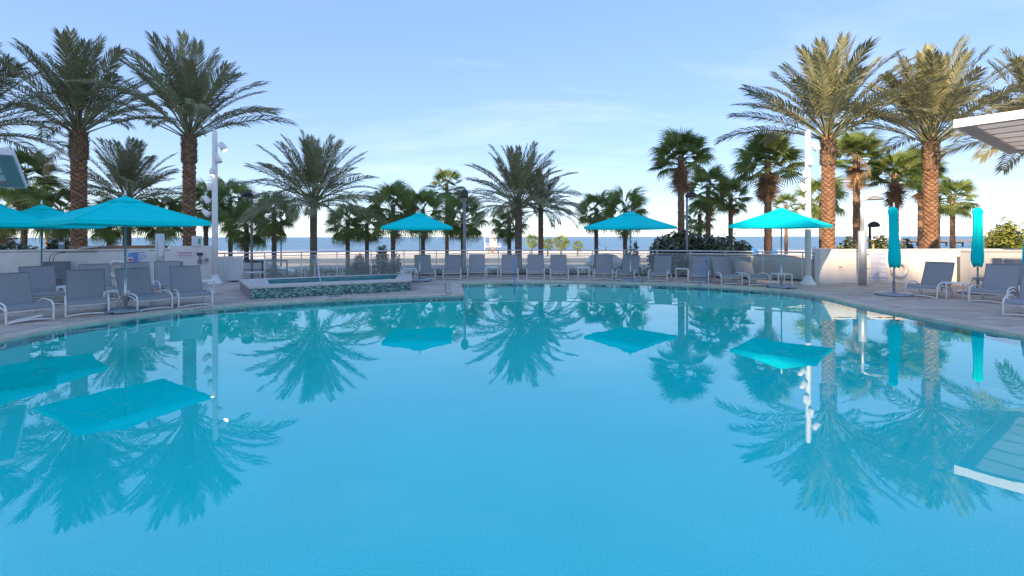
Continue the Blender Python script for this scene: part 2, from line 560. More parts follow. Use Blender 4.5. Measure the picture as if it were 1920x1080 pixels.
for s0, e0, yy in plank_list[290:]:
    dz = rr_.uniform(-0.0025, 0.0025)
    rest.quad((s0 + .003, yy + .003, dz), (e0 - .003, yy + .003, dz), (e0 - .003, yy + PW - .003, dz), (s0 + .003, yy + PW - .003, dz))
    rest.quad((s0 + .003, yy + .003, dz - .02), (e0 - .003, yy + .003, dz - .02), (e0 - .003, yy + .003, dz), (s0 + .003, yy + .003, dz))
rest.build('paving_planks', plank, deck, kind='stuff')

# outer face of the raised deck
rw = MB()
for k in range(len(outer) - 1):
    a, b = outer[k], outer[k + 1]
    rw.quad((a[0], a[1], -1.6), (b[0], b[1], -1.6), (b[0], b[1], -0.012), (a[0], a[1], -0.012))
rw.build('deck_retaining_edge', stucco_grey, kind='structure')

# ---- coping stones, drain grate, water, basin
bed = MB(); grate_dark = MB(); bars = MB()
stones = []
def along(run):
    cum = [0.0]
    for a, b in zip(run, run[1:]):
        cum.append(cum[-1] + (Vector(b) - Vector(a)).length)
    return cum
def sample(run, cum, nr, s):
    s = max(0, min(s, cum[-1]))
    for i in range(len(cum) - 1):
        if s <= cum[i + 1] + 1e-9:
            t = (s - cum[i]) / max(1e-9, cum[i + 1] - cum[i])
            return Vector(run[i]).lerp(Vector(run[i + 1]), t), nr[i].lerp(nr[i + 1], t).normalized()
    return Vector(run[-1]), nr[-1]
for ri, run in enumerate((runA, runB, runC, runD)):
    cum = along(run); nr = run_normals(run)
    dz = 0.004 * ri
    nst = max(2, round(cum[-1] / 0.6)); ls = cum[-1] / nst
    for k in range(nst):
        q = [sample(run, cum, nr, k * ls + f * ls) for f in (0.006, 0.5, 0.994)]
        inn = [p - n * 0.03 for p, n in q]; oo = [p + n * 0.36 for p, n in q]
        stones.append((inn + oo[::-1], 0.014 + dz))
    n2 = max(2, int(cum[-1] / 0.25))
    for k in range(n2):
        (p0, m0), (p1, m1) = sample(run, cum, nr, cum[-1] * k / n2), sample(run, cum, nr, cum[-1] * (k + 1) / n2)
        a, b, c, e = p0 - m0 * .02, p1 - m1 * .02, p1 + m1 * .52, p0 + m0 * .52
        bed.quad((*a, 0.002 + dz / 4), (*b, 0.002 + dz / 4), (*c, 0.002 + dz / 4), (*e, 0.002 + dz / 4))
        a, b, c, e = p0 + m0 * .37, p1 + m1 * .37, p1 + m1 * .50, p0 + m0 * .50
        grate_dark.quad((*a, 0.006 + dz / 4), (*b, 0.006 + dz / 4), (*c, 0.006 + dz / 4), (*e, 0.006 + dz / 4))
    nb = int(cum[-1] / 0.075)
    if ri != 3:
        for k in range(nb):
            p0, m0 = sample(run, cum, nr, cum[-1] * (k + .5) / nb)
            tt = Vector((m0.y, -m0.x)) * 0.021
            a, c = p0 + m0 * .372, p0 + m0 * .498
            bars.prism([a - tt, c - tt, c + tt, a + tt][::-1], 0.008, 0.013 + dz / 4)
bedo = bed.build('pool_coping', joint, kind='structure')
for pts, zt in stones:
    o = MB().prism([(p.x, p.y) for p in pts], -0.06, zt).build('coping_stone', coping_m, bedo)
MB().prism([(-2.3, 17.38), (-1.9, 17.42), (-1.95, 17.79), (-2.32, 17.76)], -0.06, 0.026).build('coping_stone', coping_m, bedo)
gd = grate_dark.build('drain_channel', slot_m, bedo)
bars.build('grate_bars', grate_m, gd, kind='stuff')

wb = MB()
nw = len(outline)
wb.v = [(p.x, p.y, WZ) for p in outline] + [(p.x, p.y, -0.995) for p in outline]
wb.f = [tuple(reversed(range(nw))), tuple(range(nw, 2 * nw))] + [(i, (i + 1) % nw, nw + (i + 1) % nw, nw + i) for i in range(nw)]
wo = wb.build('pool_water', pool_water_m, kind='structure')
wo.data.materials.append(side_m)
for i_, pg in enumerate(wo.data.polygons):
    pg.material_index = 0 if i_ == 0 else 1
basin = MB()
def depth(p):
    return -1.05
n_ = len(outline)
for i in range(n_):
    a, b = outline[i], outline[(i + 1) % n_]
    cx_, cy_ = 0.0, 9.0
    a = Vector((a.x + (a.x - cx_) * .0012, a.y + (a.y - cy_) * .0012)); b = Vector((b.x + (b.x - cx_) * .0012, b.y + (b.y - cy_) * .0012))
    basin.quad((a.x, a.y, 0.0), (b.x, b.y, 0.0), (b.x, b.y, -1.0), (a.x, a.y, -1.0))
basin.poly([(p.x * 1.0012, 9 + (p.y - 9) * 1.0012, -1.0) for p in reversed(outline)])
basin.build('pool_basin', plaster, kind='structure')
# a band of small waterline tiles
tile_m = mat('waterline_tile', (0.10, 0.30, 0.34), 0.25, 0.3, 20, island=0.3)
tl = MB()
for run in (runA, runB, runC):
    cum = along(run); nr = run_normals(run); nn = int(cum[-1] / 0.15)
    for k in range(nn):
        (p0, m0), (p1, m1) = sample(run, cum, nr, cum[-1] * (k + .03) / nn), sample(run, cum, nr, cum[-1] * (k + .97) / nn)
        a, b = p0 - m0 * .008, p1 - m1 * .008
        tl.quad((*a, -0.17), (*b, -0.17), (*b, -0.032), (*a, -0.032))
tl.build('waterline_tiles', tile_m, bedo, kind='stuff')
# dark lettering tiles set in the coping: blurred runs of dark marks
mk = MB()
for (px0, px1, py0, py1, nmk) in ((345, 395, 583, 577, 8), (614, 658, 562.5, 560.5, 8)):
    for k in range(nmk):
        t = k / (nmk - 1)
        c = P(px0 + (px1 - px0) * t, py0 + (py1 - py0) * t, 0.02)
        if k != 2:
            mk.box(c.x - .035, c.x + .03, c.y - .05, c.y + .05, 0.0335, 0.0345)
mk.build('coping_marks', slot_m, bedo)

# ---- unseen hotel behind the camera, its heights, slant and distance shaped to shade the pool
hotel = thing('hotel_building', 'cream hotel block behind the viewer that shades the pool', 'building', (0, -80, 0))
HX = -52.1
MB().prism([(-106, 0), (-106, -18), (HX - 12.5, -18), (HX, 0)], -1.3, 83).build('tower_wall', stucco, hotel)
MB().box(HX + 0.003, -46.4, -18, -0.003, -1.3, 61.5).build('wing_wall', stucco, hotel)
MB().box(-46.397, -28, -18, -0.006, -1.3, 60.8).build('lower_wing_wall', stucco, hotel)
pane_m = mat('hotel_pane', (0.05, 0.07, 0.09), 0.1, 0.1, 2)
wme = MB().box(-1.1, 1.1, 0.0, 0.03, 0, 1.7).mesh('window', pane_m)
for fl in range(13):
    for k in range(12):
        o = obj('window', wme, hotel); o.location = (HX - 2.2 - k * 3.4, 0, 1.0 + fl * 3.4)
for fl in range(4):
    for k in range(6):
        o = obj('window', wme, hotel); o.location = (HX + 2.2 + k * 3.4, 0, 1.0 + fl * 3.4)

# ---- garden walls
def wall_run(name, label, pts, h, thick, capm=stucco, m=stucco, group=None, z0=-0.0):
    """a rendered wall along pts (front face line), the back face thick behind; cap proud, shadow groove below"""
    base = Vector((*pts[0], 0))
    t = thing(name, label, 'wall', (0, 0, 0), 0, group)
    run = [Vector(p) for p in pts]
    nr = []
    for i in range(len(run)):
        a = run[max(i - 1, 0)]; b = run[min(i + 1, len(run) - 1)]
        v = (b - a).normalized(); nr.append(Vector((-v.y, v.x)))
    def strip(nm, d0, d1, za, zb, mm):
        f = [p + n * d0 for p, n in zip(run, nr)]; g = [p + n * d1 for p, n in zip(run, nr)]
        MB().prism([tuple(p) for p in f] + [tuple(p) for p in reversed(g)], za, zb).build(nm, mm, t)
    strip('wall_face', 0, thick, z0 - 0.3, h - 0.075, m)
    strip('shadow_groove', 0.012, thick - 0.012, h - 0.075, h - 0.055, dark_metal)  # shade line under the cap put in as a dark colour
    strip('wall_cap', -0.008, thick + 0.008, h - 0.055, h, capm)
    return t
wall_left = wall_run('garden_wall', 'pale stucco wall behind the left loungers and umbrellas', [(-23.0, 11.95), (-16.1, 15.08), (-14.5, 15.8), (-11.95, 16.95)], 1.28, 0.30)
MB().box(-0.65, 0.65, 0, 0.42, -0.3, 1.36, Matrix.Translation((-11.45, 17.15, 0)) @ Matrix.Rotation(R(24), 4, 'Z')).build('end_pier', stucco, wall_left)
wr = wall_run('garden_wall', 'sunlit cream stucco wall behind the closed umbrellas on the right', [(11.05, 17.0), (16.2, 17.05), (24, 17.1)], 1.21, 0.35)
MB().box(10.86, 11.30, 16.93, 17.38, -0.3, 1.235).build('end_pier', stucco, wr)
wr2 = wall_run('garden_wall', 'short grey wall panel at the far right edge behind a lounger', [(15.55, 16.3), (18.8, 16.35)], 1.19, 0.35, stucco_grey, stucco_grey)
low = wall_run('garden_wall', 'low cream wall seen through the glass railing beside the white pole', [(7.2, 19.6), (9.4, 18.75), (11.6, 17.9)], 0.98, 0.30)

# ---- glass railing
rail = thing('glass_railing', 'steel and glass railing curving round the far side of the pool', 'railing', (0, 20.9, 0))
rail.location = (0, 0, 0)
post_px = [496, 565, 632, 696, 757.5, 818, 876, 934.7, 993.6, 1052, 1111, 1171, 1232, 1295, 1360, 1430, 1505]
def arc_at_px(px):
    k = (px - 960) / F
    # solve y: (k y)^2 + (y-2.2)^2 = RR^2
    a = k * k + 1; b = -2 * RC[1]; c = RC[1] ** 2 - RR ** 2
    yv = (-b + math.sqrt(b * b - 4 * a * c)) / (2 * a)
    return Vector((k * yv, yv, 0))
posts = [arc_at_px(p) for p in [421] + post_px]
posts.append(Vector((10.86, 17.2, 0)))
pme = MB().box(-0.022, 0.022, -0.03, 0.03, 0, 1.06).mesh('post', steel_dull)
for p in posts[:-1]:
    o = obj('post', pme, rail); o.location = p; o.rotation_euler.z = math.atan2(-(p.x - RC[0]), p.y - RC[1])
pts3 = [Vector((-11.1, 17.55, 0))] + posts
for nm, zz, r_ in (('top_rail', 1.08, 0.028), ('lower_rail', 0.95, 0.016)):
    MB().tube([(p.x, p.y, zz) for p in pts3], r_, 8).build(nm, steel_dull, rail, smooth=True)
MB().tube([(p.x, p.y, 0.06) for p in posts], 0.028, 6).build('bottom_channel', dark_metal, rail)
for a, b in zip(posts[1:], posts[2:]):
    v = (b - a).normalized(); n = Vector((-v.y, v.x, 0)) * 0.006
    a2 = a + v * 0.03; b2 = b - v * 0.03
    MB().prism([tuple((a2 - n)[:2]), tuple((b2 - n)[:2]), tuple((b2 + n)[:2]), tuple((a2 + n)[:2])], 0.09, 0.91).build('glass_panel', rail_glass, rail)
# pale lattice gate at the left end of the railing
gate = thing('lattice_gate', 'pale lattice service gate beside the tall white pole on the left', 'gate', (0, 0, 0))
ga, gb = Vector((-11.0, 17.5, 0)), arc_at_px(455) + Vector((0.02, -0.05, 0))
gv = (gb - ga).normalized(); gl_ = (gb - ga).length
GM = Matrix.Translation(ga) @ Matrix.Rotation(math.atan2(gv.y, gv.x), 4, 'Z')
lat = mat('lattice', (0.55, 0.60, 0.60), 0.6, 0.08, 4)
g1 = MB().box(0.0, gl_, -0.01, 0.01, 0.06, 0.9, GM).build('gate_panel', lat, gate)
lb = MB()
q = 0.05
while q < gl_ + 0.75:
    for sg in (1, -1):
        x0, x1 = (q - 0.84, q) if sg > 0 else (q, q - 0.84)
        aa, bb = Vector((x0, -0.016, 0.06)), Vector((x1, -0.016, 0.90))
        # clip to the panel width
        def cl(u, v):
            if u.x < 0: u = u + (v - u) * ((0 - u.x) / (v.x - u.x))
            if u.x > gl_: u = u + (v - u) * ((gl_ - u.x) / (v.x - u.x))
            return u
        if min(x0, x1) < gl_ and max(x0, x1) > 0:
            a3, b3 = cl(aa, bb), cl(bb, aa)
            if (a3 - b3).length > 0.03:
                lb.tube([GM @ a3, GM @ b3], 0.006, 4)
    q += 0.09
lb.build('lattice_strips', white_paint, g1, kind='stuff')
for xx in (0.0, gl_ * 0.5, gl_):
    MB().box(xx - .025, xx + .025, -.03, .03, 0, 0.98, GM).build('gate_post', steel_dull, gate)
MB().box(0, gl_, -.028, .028, 0.905, 0.95, GM).build('gate_rail', steel_dull, gate)

# ---- raised spa
spa = thing('raised_spa', 'raised spa with pale coping and dark mosaic front at the pool edge', 'spa', (-5.4, 14.6, 0))
spa.location = (0, 0, 0)
sFL, sFR, sBR, sBL = (-7.0, 12.85), (-3.15, 14.85), (-3.7, 17.6), (-8.65, 15.25)
iFL, iFR, iBR, iBL = (-6.95, 13.72), (-3.72, 15.25), (-4.05, 17.15), (-7.72, 15.15)
SH = 0.335
spa_side = mat('spa_side', (0.30, 0.29, 0.30), 0.7, 0.1, 5)
b = MB()
og = [sFL, sFR, sBR, sBL]; ig = [iFL, iFR, iBR, iBL]
for k in range(4):
    a, c = og[k], og[(k + 1) % 4]
    b.quad((*a, 0.0), (*c, 0.0), (*c, SH - 0.045), (*a, SH - 0.045))
b.build('spa_wall', spa_side, spa)
spa_tile = mat('spa_inner_tile', (0.12, 0.36, 0.38), 0.3, 0.1, 6)
b = MB()
for k in range(4):
    a, c = ig[k], ig[(k + 1) % 4]
    b.quad((*c, 0.02), (*a, 0.02), (*a, SH - 0.002), (*c, SH - 0.002))
b.poly([(*p, 0.02) for p in ig])
b.build('spa_basin', spa_tile, spa)
MB().poly([(*p, 0.265) for p in ig]).build('spa_water', spa_water_m, spa)
spa_cop = mat('spa_coping', (0.60, 0.54, 0.48), 0.75, 0.08, 6, bump=0.15, bscale=50)
cen = Vector((-5.6, 15.2))
ogx = [Vector(p) + (Vector(p) - cen).normalized() * 0.045 for p in og]
for k in range(4):
    a, c, e, g = ogx[k], ogx[(k + 1) % 4], Vector(ig[(k + 1) % 4]), Vector(ig[k])
    nseg = 5
    for j in range(nseg):
        t0, t1 = j / nseg + .002, (j + 1) / nseg - .002
        pts = [a.lerp(c, t0), a.lerp(c, t1), g.lerp(e, t1), g.lerp(e, t0)]
        MB().prism([tuple(p) for p in pts], SH - 0.045, SH + 0.0012 * k).build('coping_slab', spa_cop, spa)
# mosaic front: small proud tiles
def mosaic_mat():
    m = bpy.data.materials.new('mosaic'); m.use_nodes = True
    t = m.node_tree; n = t.nodes; p = n['Principled BSDF']
    p.inputs['Roughness'].default_value = 0.18
    g = n.new('ShaderNodeNewGeometry'); r = n.new('ShaderNodeValToRGB')
    r.color_ramp.interpolation = 'CONSTANT'
    e = r.color_ramp.elements
    e[0].position = 0; e[0].color = (0.02, 0.07, 0.08, 1)
    e[1].position = 0.34; e[1].color = (0.03, 0.18, 0.19, 1)
    x = e.new(0.62); x.color = (0.17, 0.40, 0.37, 1)
    x = e.new(0.86); x.color = (0.34, 0.55, 0.50, 1)
    t.links.new(g.outputs['Random Per Island'], r.inputs[0]); t.links.new(r.outputs[0], p.inputs['Base Color'])
    return m
mo = MB()
va, vb = Vector((*sFL, 0)), Vector((*sFR, 0)); vd = (vb - va); vl = vd.length; vd.normalize(); vn = Vector((vd.y, -vd.x, 0)) * 0.006
tw, th = 0.062, 0.0235
for r_ in range(12):
    off = (r_ % 3) * tw / 3
    x = -off
    while x < vl:
        x0, x1 = max(0, x + .003), min(vl, x + tw - .003)
        if x1 - x0 > .01:
            z0, z1 = 0.006 + r_ * 0.0236, 0.006 + r_ * 0.0236 + th - .003
            p0, p1 = va + vd * x0 + vn, va + vd * x1 + vn
            mo.quad((p0.x, p0.y, z0), (p1.x, p1.y, z0), (p1.x, p1.y, z1), (p0.x, p0.y, z1))
        x += tw
mo.build('mosaic_tiles', mosaic_mat(), spa, kind='stuff')
# dark skimmer lid on the deck in front of the spa
tag(MB().lathe([(0.0, 0.02), (0.16, 0.02), (0.17, 0.016), (0.17, 0.0)][::-1], 20, (0, 0, 0)).build('drain_lid', grey_metal), 'dark round drain lid on the coping in front of the spa', 'drain').location = P(628, 556, 0.0)

# steel bench rail on the spa corner
c = P(476, 519, SH)
br = thing('grab_bench', 'low steel grab rail standing on the left corner of the spa', 'grab rail', (c.x, c.y, SH), R(27))
for yy in (-0.12, 0.12):
    MB().tube([(-0.33, yy, 0.16), (0.33, yy, 0.16)], 0.022, 8).build('bar', steel, br, smooth=True)
for xx in (-0.18, 0.18):
    MB().tube([(xx, -0.12, 0.145), (xx, -0.07, 0.02), (xx, 0.07, 0.02), (xx, 0.12, 0.145)], 0.018, 8).build('leg', steel, br, smooth=True)
    MB().lathe([(0.06, 0), (0.06, 0.012), (0.03, 0.02)], 12, (xx, 0, 0)).build('foot_plate', steel, br)

# hand rails into the water
def handrail(label, foot, top_dir, loc_z, hgt, reach, drop, m):
    t = thing('pool_handrail', label, 'handrail', foot, math.atan2(top_dir[1], top_dir[0]), 'handrails into the water')
    pts = catmull([(0, 0, loc_z), (0.0, 0, hgt * 0.8), (0.05, 0, hgt * 0.97), (0.16, 0, hgt), (0.30, 0, hgt * 0.93), (reach * 0.7, 0, hgt * 0.45), (reach, 0, drop)], 5)
    MB().tube(pts, 0.021, 10).build('bar', m, t, smooth=True)
    MB().lathe([(0.055, loc_z), (0.055, loc_z + .012), (0.03, loc_z + .03)], 14).build('escutcheon', steel, t)
    return t
blue_rail = mat('blue_rail', (0.10, 0.24, 0.50), 0.3, 0.08, 4, metal=0.4)
a = P(964, 532, 0)
handrail('blue hand rail into the pool in front of the centre loungers', (0.09, 17.85, 0), (0, -1), 0.0, 0.86, 1.0, -0.35, blue_rail)
a = P(1352, 540.5, 0)
handrail('steel hand rail into the pool left of the paired end loungers', (6.75, 16.65, 0), (-0.6, -0.8), 0.0, 0.86, 1.0, -0.35, blue_rail)
handrail('steel hand rail on the back rim of the raised spa', (P(616, 513, SH).x, 16.2, 0), (0.55, -0.83), SH, 1.05, 0.95, 0.15, steel)

# ================================================================== FURNITURE
# ---- lounger: origin at the middle of the front feet, facing -y
def make_lounger():
    t = thing('sun_lounger', 'x', 'sun lounger', (0, 0, 0), 0, 'loungers around the pool')
    for s in (-1, 1):
        x = 0.345 * s
        o = catmull([(x, 0.0, 0.0), (x, 0.0, 0.16), (x, 0.0, 0.28), (x, 0.045, 0.345), (x, 0.16, 0.385), (x, 0.36, 0.405), (x, 0.58, 0.385), (x, 0.80, 0.29), (x, 0.97, 0.14), (x, 1.06, 0.0)], 4)
        b = MB().tube(o, 0.0175, 8)
        b.tube(catmull([(x, 0.03, 0.245), (x, 0.16, 0.30), (x, 0.36, 0.325), (x, 0.56, 0.30), (x, 0.74, 0.215), (x, 0.86, 0.11), (x, 0.94, 0.0)], 4), 0.0155, 8)
        b.build('side_frame', white_paint, t, smooth=True)
    MB().tube([(-0.345, 0, 0.018), (-0.2, 0, 0.045), (0, 0, 0.055), (0.2, 0, 0.045), (0.345, 0, 0.018)], 0.016, 8).build('foot_bar', white_paint, t, smooth=True)
    MB().tube([(-0.335, 0.02, 0.235), (0.335, 0.02, 0.235)], 0.017, 8).build('cross_bar', white_paint, t, smooth=True)
    MB().tube([(-0.335, 0.82, 0.24), (0.335, 0.82, 0.24)], 0.016, 8).build('cross_bar', white_paint, t, smooth=True)
    b = MB().tube([(0.0, 0.4, 0.27), (0.0, 0.75, 0.20)], 0.012, 6)
    b.box(-0.05, 0.05, 0.52, 0.60, 0.20, 0.25)
    b.build('recline_lever', dark_metal, t)
    def sheet(path, hw, thick, sag):
        b = MB(); nx = 6
        for lay, dz in ((0, 0), (1, -thick)):
            for i, (yy, zz) in enumerate(path):
                for k in range(nx + 1):
                    u = -1 + 2 * k / nx
                    b.v.append((u * hw, yy + (sag * 0.9 * (1 - u * u) if zz > 0.45 else 0), zz - (sag * (1 - u * u) if zz <= 0.45 else 0) + dz * (1 if zz <= 0.45 else 0.3)))
        m = (nx + 1) * len(path)
        for i in range(len(path) - 1):
            for k in range(nx):
                a = i * (nx + 1) + k
                b.f.append((a, a + 1, a + nx + 2, a + nx + 1)); b.f.append((m + a + nx + 1, m + a + nx + 2, m + a + 1, m + a))
        return b
    sheet([(-0.005, 0.275), (0.01, 0.315), (0.06, 0.335), (0.3, 0.34), (0.6, 0.325), (0.92, 0.30)], 0.322, 0.012, 0.012).build('seat_sling', sling, t, smooth=True)
    bp = [(0.90, 0.305), (0.96, 0.42), (1.04, 0.58), (1.125, 0.76), (1.195, 0.925)]
    sheet(bp, 0.315, 0.012, 0.018).build('back_sling', sling, t, smooth=True)
    fb = MB()
    for s in (-1, 1):
        fb.tube([(0.322 * s, yy + 0.012, zz) for yy, zz in bp], 0.013, 6)
    fb.tube([(-0.322, 1.207, 0.925), (0.322, 1.207, 0.925)], 0.013, 6)
    fb.build('back_frame', grey_metal, t, smooth=True)
    return t
lproto = [None]
def lounger(loc, face, label):
    rz = math.atan2(face[1], face[0]) + PI / 2
    if lproto[0] is None:
        t = lproto[0] = make_lounger()
        t.location = loc; t.rotation_euler = (0, 0, rz); t['label'] = label
        return t
    return dup(lproto[0], loc, rz, label)
def pl(px, py, face, label):
    return lounger(P(px, py, 0), face, label)
pl(57, 603, (.88, -.47), 'nearest left lounger at the pool edge, cut by the photo edge')
pl(164, 591, (.68, -.73), 'lounger left of the big open umbrella, nearest the pool')
pl(291, 581, (.85, -.5), 'lounger just right of the big open umbrella pole')
pl(367, 574, (.70, -.71), 'front lounger nearest the white light pole on the left')
pl(88, 573, (.80, -.6), 'lounger in the left back row in front of the grey equipment box')
pl(-8, 584, (.85, -.5), 'left back row lounger cut off by the left photo edge')
pl(192, 563, (.75, -.66), 'left back row lounger behind the one beside the umbrella')
pl(272, 556, (.75, -.66), 'left back row lounger in front of the blue rules sign')
pl(316, 552, (.60, -.80), 'left back row lounger in front of the steel tube post')
pl(799, 524.5, (.30, -.95), 'lounger by the umbrella just right of the spa')
pl(847, 524, (.08, -1), 'lounger in front of the grey lamp post, second from the spa')
pl(893, 522.5, (.05, -1), 'third lounger from the spa, left of a white side table')
pl(955, 523, (.0, -1), 'lounger behind the blue hand rail at the centre')
pl(1004, 523.5, (-.05, -1), 'centre lounger, second right of the blue hand rail')
pl(1049, 524.5, (-.06, -1), 'centre lounger just left of a white side table, third right of the hand rail')
pl(1131, 525.5, (-.22, -.97), 'lounger left of the corner-on umbrella on the far side')
pl(1172, 526.5, (-.42, -.9), 'lounger behind the pole of the far corner-on umbrella')
pl(1233, 528.5, (-.45, -.89), 'lounger in front of the dark bush, left of a side table')
pl(1309, 531, (-.45, -.89), 'lounger in front of the dark bush, right of a side table')
pl(1372, 535, (-.12, -.99), 'lounger just right of the steel hand rail on the far side')
pl(1424, 537, (.03, -1), 'far side lounger nearest the rightmost open umbrella')
pl(1727, 559, (-.87, -.5), 'lounger right of the closed umbrella, turned towards the pool')
pl(1852, 570, (-.85, -.52), 'large lounger at the right in front of the second closed umbrella')
pl(1925, 598, (-.85, -.5), 'lounger cut off at the right photo edge, nearest the pool')
pl(1905, 552, (-.75, -.66), 'right lounger at the edge of the photo below the grey wall')
pl(1848, 543, (-.9, -.4), 'right lounger standing back against the sunlit wall')
pl(1950, 573, (-.7, -.7), 'right lounger mostly outside the photo edge, behind the nearest one')

# ---- side tables
def make_table():
    t = thing('side_table', 'x', 'side table', (0, 0, 0), 0, 'white side tables between the loungers')
    bevel(MB().box(-.24, .24, -.24, .24, .395, .42).build('table_top', white_paint, t), 0.006)
    for sx in (-1, 1):
        for sy in (-1, 1):
            MB().box(sx * .222 - .016, sx * .222 + .016, sy * .222 - .016, sy * .222 + .016, 0, .395).build('leg', white_paint, t)
    return t
tproto = [None]
def table(px, py, rz, label):
    if tproto[0] is None:
        t = tproto[0] = make_table(); t.location = P(px, py); t.rotation_euler.z = rz; t['label'] = label
    else:
        dup(tproto[0], P(px, py), rz, label)
table(222, 576, R(30), 'white side table at the big open umbrella pole')
table(130, 565, R(40), 'white side table between the left back row loungers')
table(384, 552, R(35), 'white side table by the foot of the left white pole')
table(768, 523, R(10), 'white side table at the right end of the spa')
table(923, 519, R(0), 'white side table left of the blue hand rail')
table(1094, 521, R(-4), 'white side table between the centre loungers, right of the hand rail')
table(1279, 524, R(-25), 'white side table in front of the dark bush')
table(1465, 537, R(0), 'white side table under the rightmost open umbrella')
table(1790, 560, R(-30), 'white side table between the two right loungers')

# ---- umbrellas (square canopy, peaked, valance, vent cap, weighted wheel base)
base_m = mat('umbrella_base', (0.30, 0.34, 0.40), 0.35, 0.1, 5, metal=0.3)
alu = mat('aluminium_pole', (0.62, 0.62, 0.63), 0.35, 0.04, 4, metal=0.7)
def canopy_mesh(hs, ze, zp, val, name):
    b = MB(); n = 8
    rg = random.Random(5)
    cor = [(-hs, -hs), (hs, -hs), (hs, hs), (-hs, hs)]
    for k in range(4):
        a, c = Vector(cor[k]), Vector(cor[(k + 1) % 4])
        i0 = len(b.v)
        for i in range(n + 1):
            t = i / n
            r = 0.10 + 0.90 * t
            for j in range(n + 1):
                u = j / n
                p = a.lerp(c, u) * r
                edge = 1 - abs(2 * u - 1)
                sag = -0.05 * math.sin(PI * t) * edge - 0.018 * edge * t
                b.v.append((p.x * (1 - 0.035 * edge * t), p.y * (1 - 0.035 * edge * t), zp + (ze - zp) * (r ** 0.93) + sag))
        for i in range(n):
            for j in range(n):
                q = i0 + i * (n + 1) + j
                b.f.append((q, q + n + 1, q + n + 2, q + 1))
        # valance
        i1 = len(b.v)
        last = i0 + n * (n + 1)
        for j in range(n + 1):
            x, y_, z = b.v[last + j]
            b.v.append((x * 1.004, y_ * 1.004, z - val + rg.uniform(-.004, .004)))
        for j in range(n):
            b.f.append((last + j, i1 + j, i1 + j + 1, last + j + 1))
    return b.mesh(name, fabric, True)
def make_umbrella():
    t = thing('patio_umbrella', 'x', 'umbrella', (0, 0, 0), 0, 'open turquoise umbrellas')
    hs, ze, zp = 1.22, 2.03, 2.58
    o = obj('canopy', canopy_mesh(hs, ze, zp, 0.085, 'canopy'), t)
    bm = bmesh.new(); bm.from_mesh(o.data); bmesh.ops.remove_doubles(bm, verts=bm.verts, dist=0.002); bm.to_mesh(o.data); bm.free()
    e = o.modifiers.new('edge', 'EDGE_SPLIT'); e.split_angle = R(16)
    for k in range(4):                                   # stitched seams along the hips
        ca = PI / 4 + k * PI / 2
        MB().tube([(hs * 1.4142 * r_ * math.cos(ca), hs * 1.4142 * r_ * math.sin(ca), zp + (ze - zp) * (r_ ** 0.93) + .004) for r_ in (.2, .4, .6, .8, 1.0)], .011, 6).build('seam', fabric, t, smooth=True)
    b = MB()
    ch = 0.24
    for k in range(4):
        ca = [(-ch, -ch), (ch, -ch), (ch, ch), (-ch, ch)]
        a, c = ca[k], ca[(k + 1) % 4]
        b.poly([(*a, 2.492), (*c, 2.492), (0, 0, 2.612)])
        b.quad((*a, 2.462), (*c, 2.462), (*c, 2.492), (*a, 2.492))
    b.build('vent_cap', fabric, t)
    MB().tube([(0, 0, 0.05), (0, 0, 0.75), (0, 0, 0.751), (0, 0, 2.62)], [0.026, 0.026, 0.021, 0.021], 12).build('pole', alu, t, smooth=True)
    MB().lathe([(0.03, 2.62), (0.03, 2.65), (0.016, 2.67), (0.02, 2.70), (0.008, 2.73)], 12).build('finial', white_paint, t, smooth=True)
    for k in range(8):
        a = PI / 4 * k
        rr0 = hs * (1.36 if k % 2 else 0.95)
        MB().tube([(0.04 * math.cos(a), 0.04 * math.sin(a), 2.44), (rr0 * .5 * math.cos(a), rr0 * .5 * math.sin(a), (2.46 + ze - .055) / 2 - (.10 if k % 2 == 0 else .05)), (rr0 * math.cos(a), rr0 * math.sin(a), ze - 0.055)], 0.010, 5).build('rib', alu, t)
        MB().tube([(0.04 * math.cos(a), 0.04 * math.sin(a), 2.02), (rr0 * .52 * math.cos(a), rr0 * .52 * math.sin(a), 2.235)], 0.008, 5).build('strut', alu, t)
    MB().lathe([(0.045, 1.98), (0.045, 2.06)], 12).build('hub', white_paint, t)
    MB().lathe([(0.43, 0.018), (0.43, 0.05), (0.38, 0.075), (0.10, 0.085), (0.06, 0.10), (0.035, 0.11)], 28).build('base_plate', base_m, t, smooth=True)
    MB().tube([(0, 0, 0.09), (0, 0, 0.36)], 0.034, 12).build('base_collar', grey_metal, t)
    for a in (0.6, 2.2, 3.9, 5.4):
        MB().box(-.05, .05, -.03, .03, 0.0, 0.05, Matrix.Translation((0.40 * math.cos(a), 0.40 * math.sin(a), 0)) @ Matrix.Rotation(a, 4, 'Z')).build('wheel', dark_metal, t)
    return t
up = make_umbrella()
ums = [((235, 583), R(-32), 'big turquoise umbrella among the left loungers, nearest of the complete ones'),
       ((787, 527), R(6), 'turquoise umbrella standing just right of the spa, side on'),
       ((1182, 528.5), R(45), 'turquoise umbrella on the far side seen corner on, left of the dark bush'),
       ((1465, 540), R(47), 'rightmost open turquoise umbrella beside the white light pole'),
       ((78, 555), R(50), 'turquoise umbrella behind the big one in the left back row'),
       ((-16, 568), R(42), 'turquoise umbrella at the left edge with only its right side showing')]
for i, ((px, py), rz, lb_) in enumerate(ums):
    if i == 0:
        up.location = P(px, py); up.rotation_euler.z = rz; up['label'] = lb_
    else:
        dup(up, P(px, py), rz, lb_)
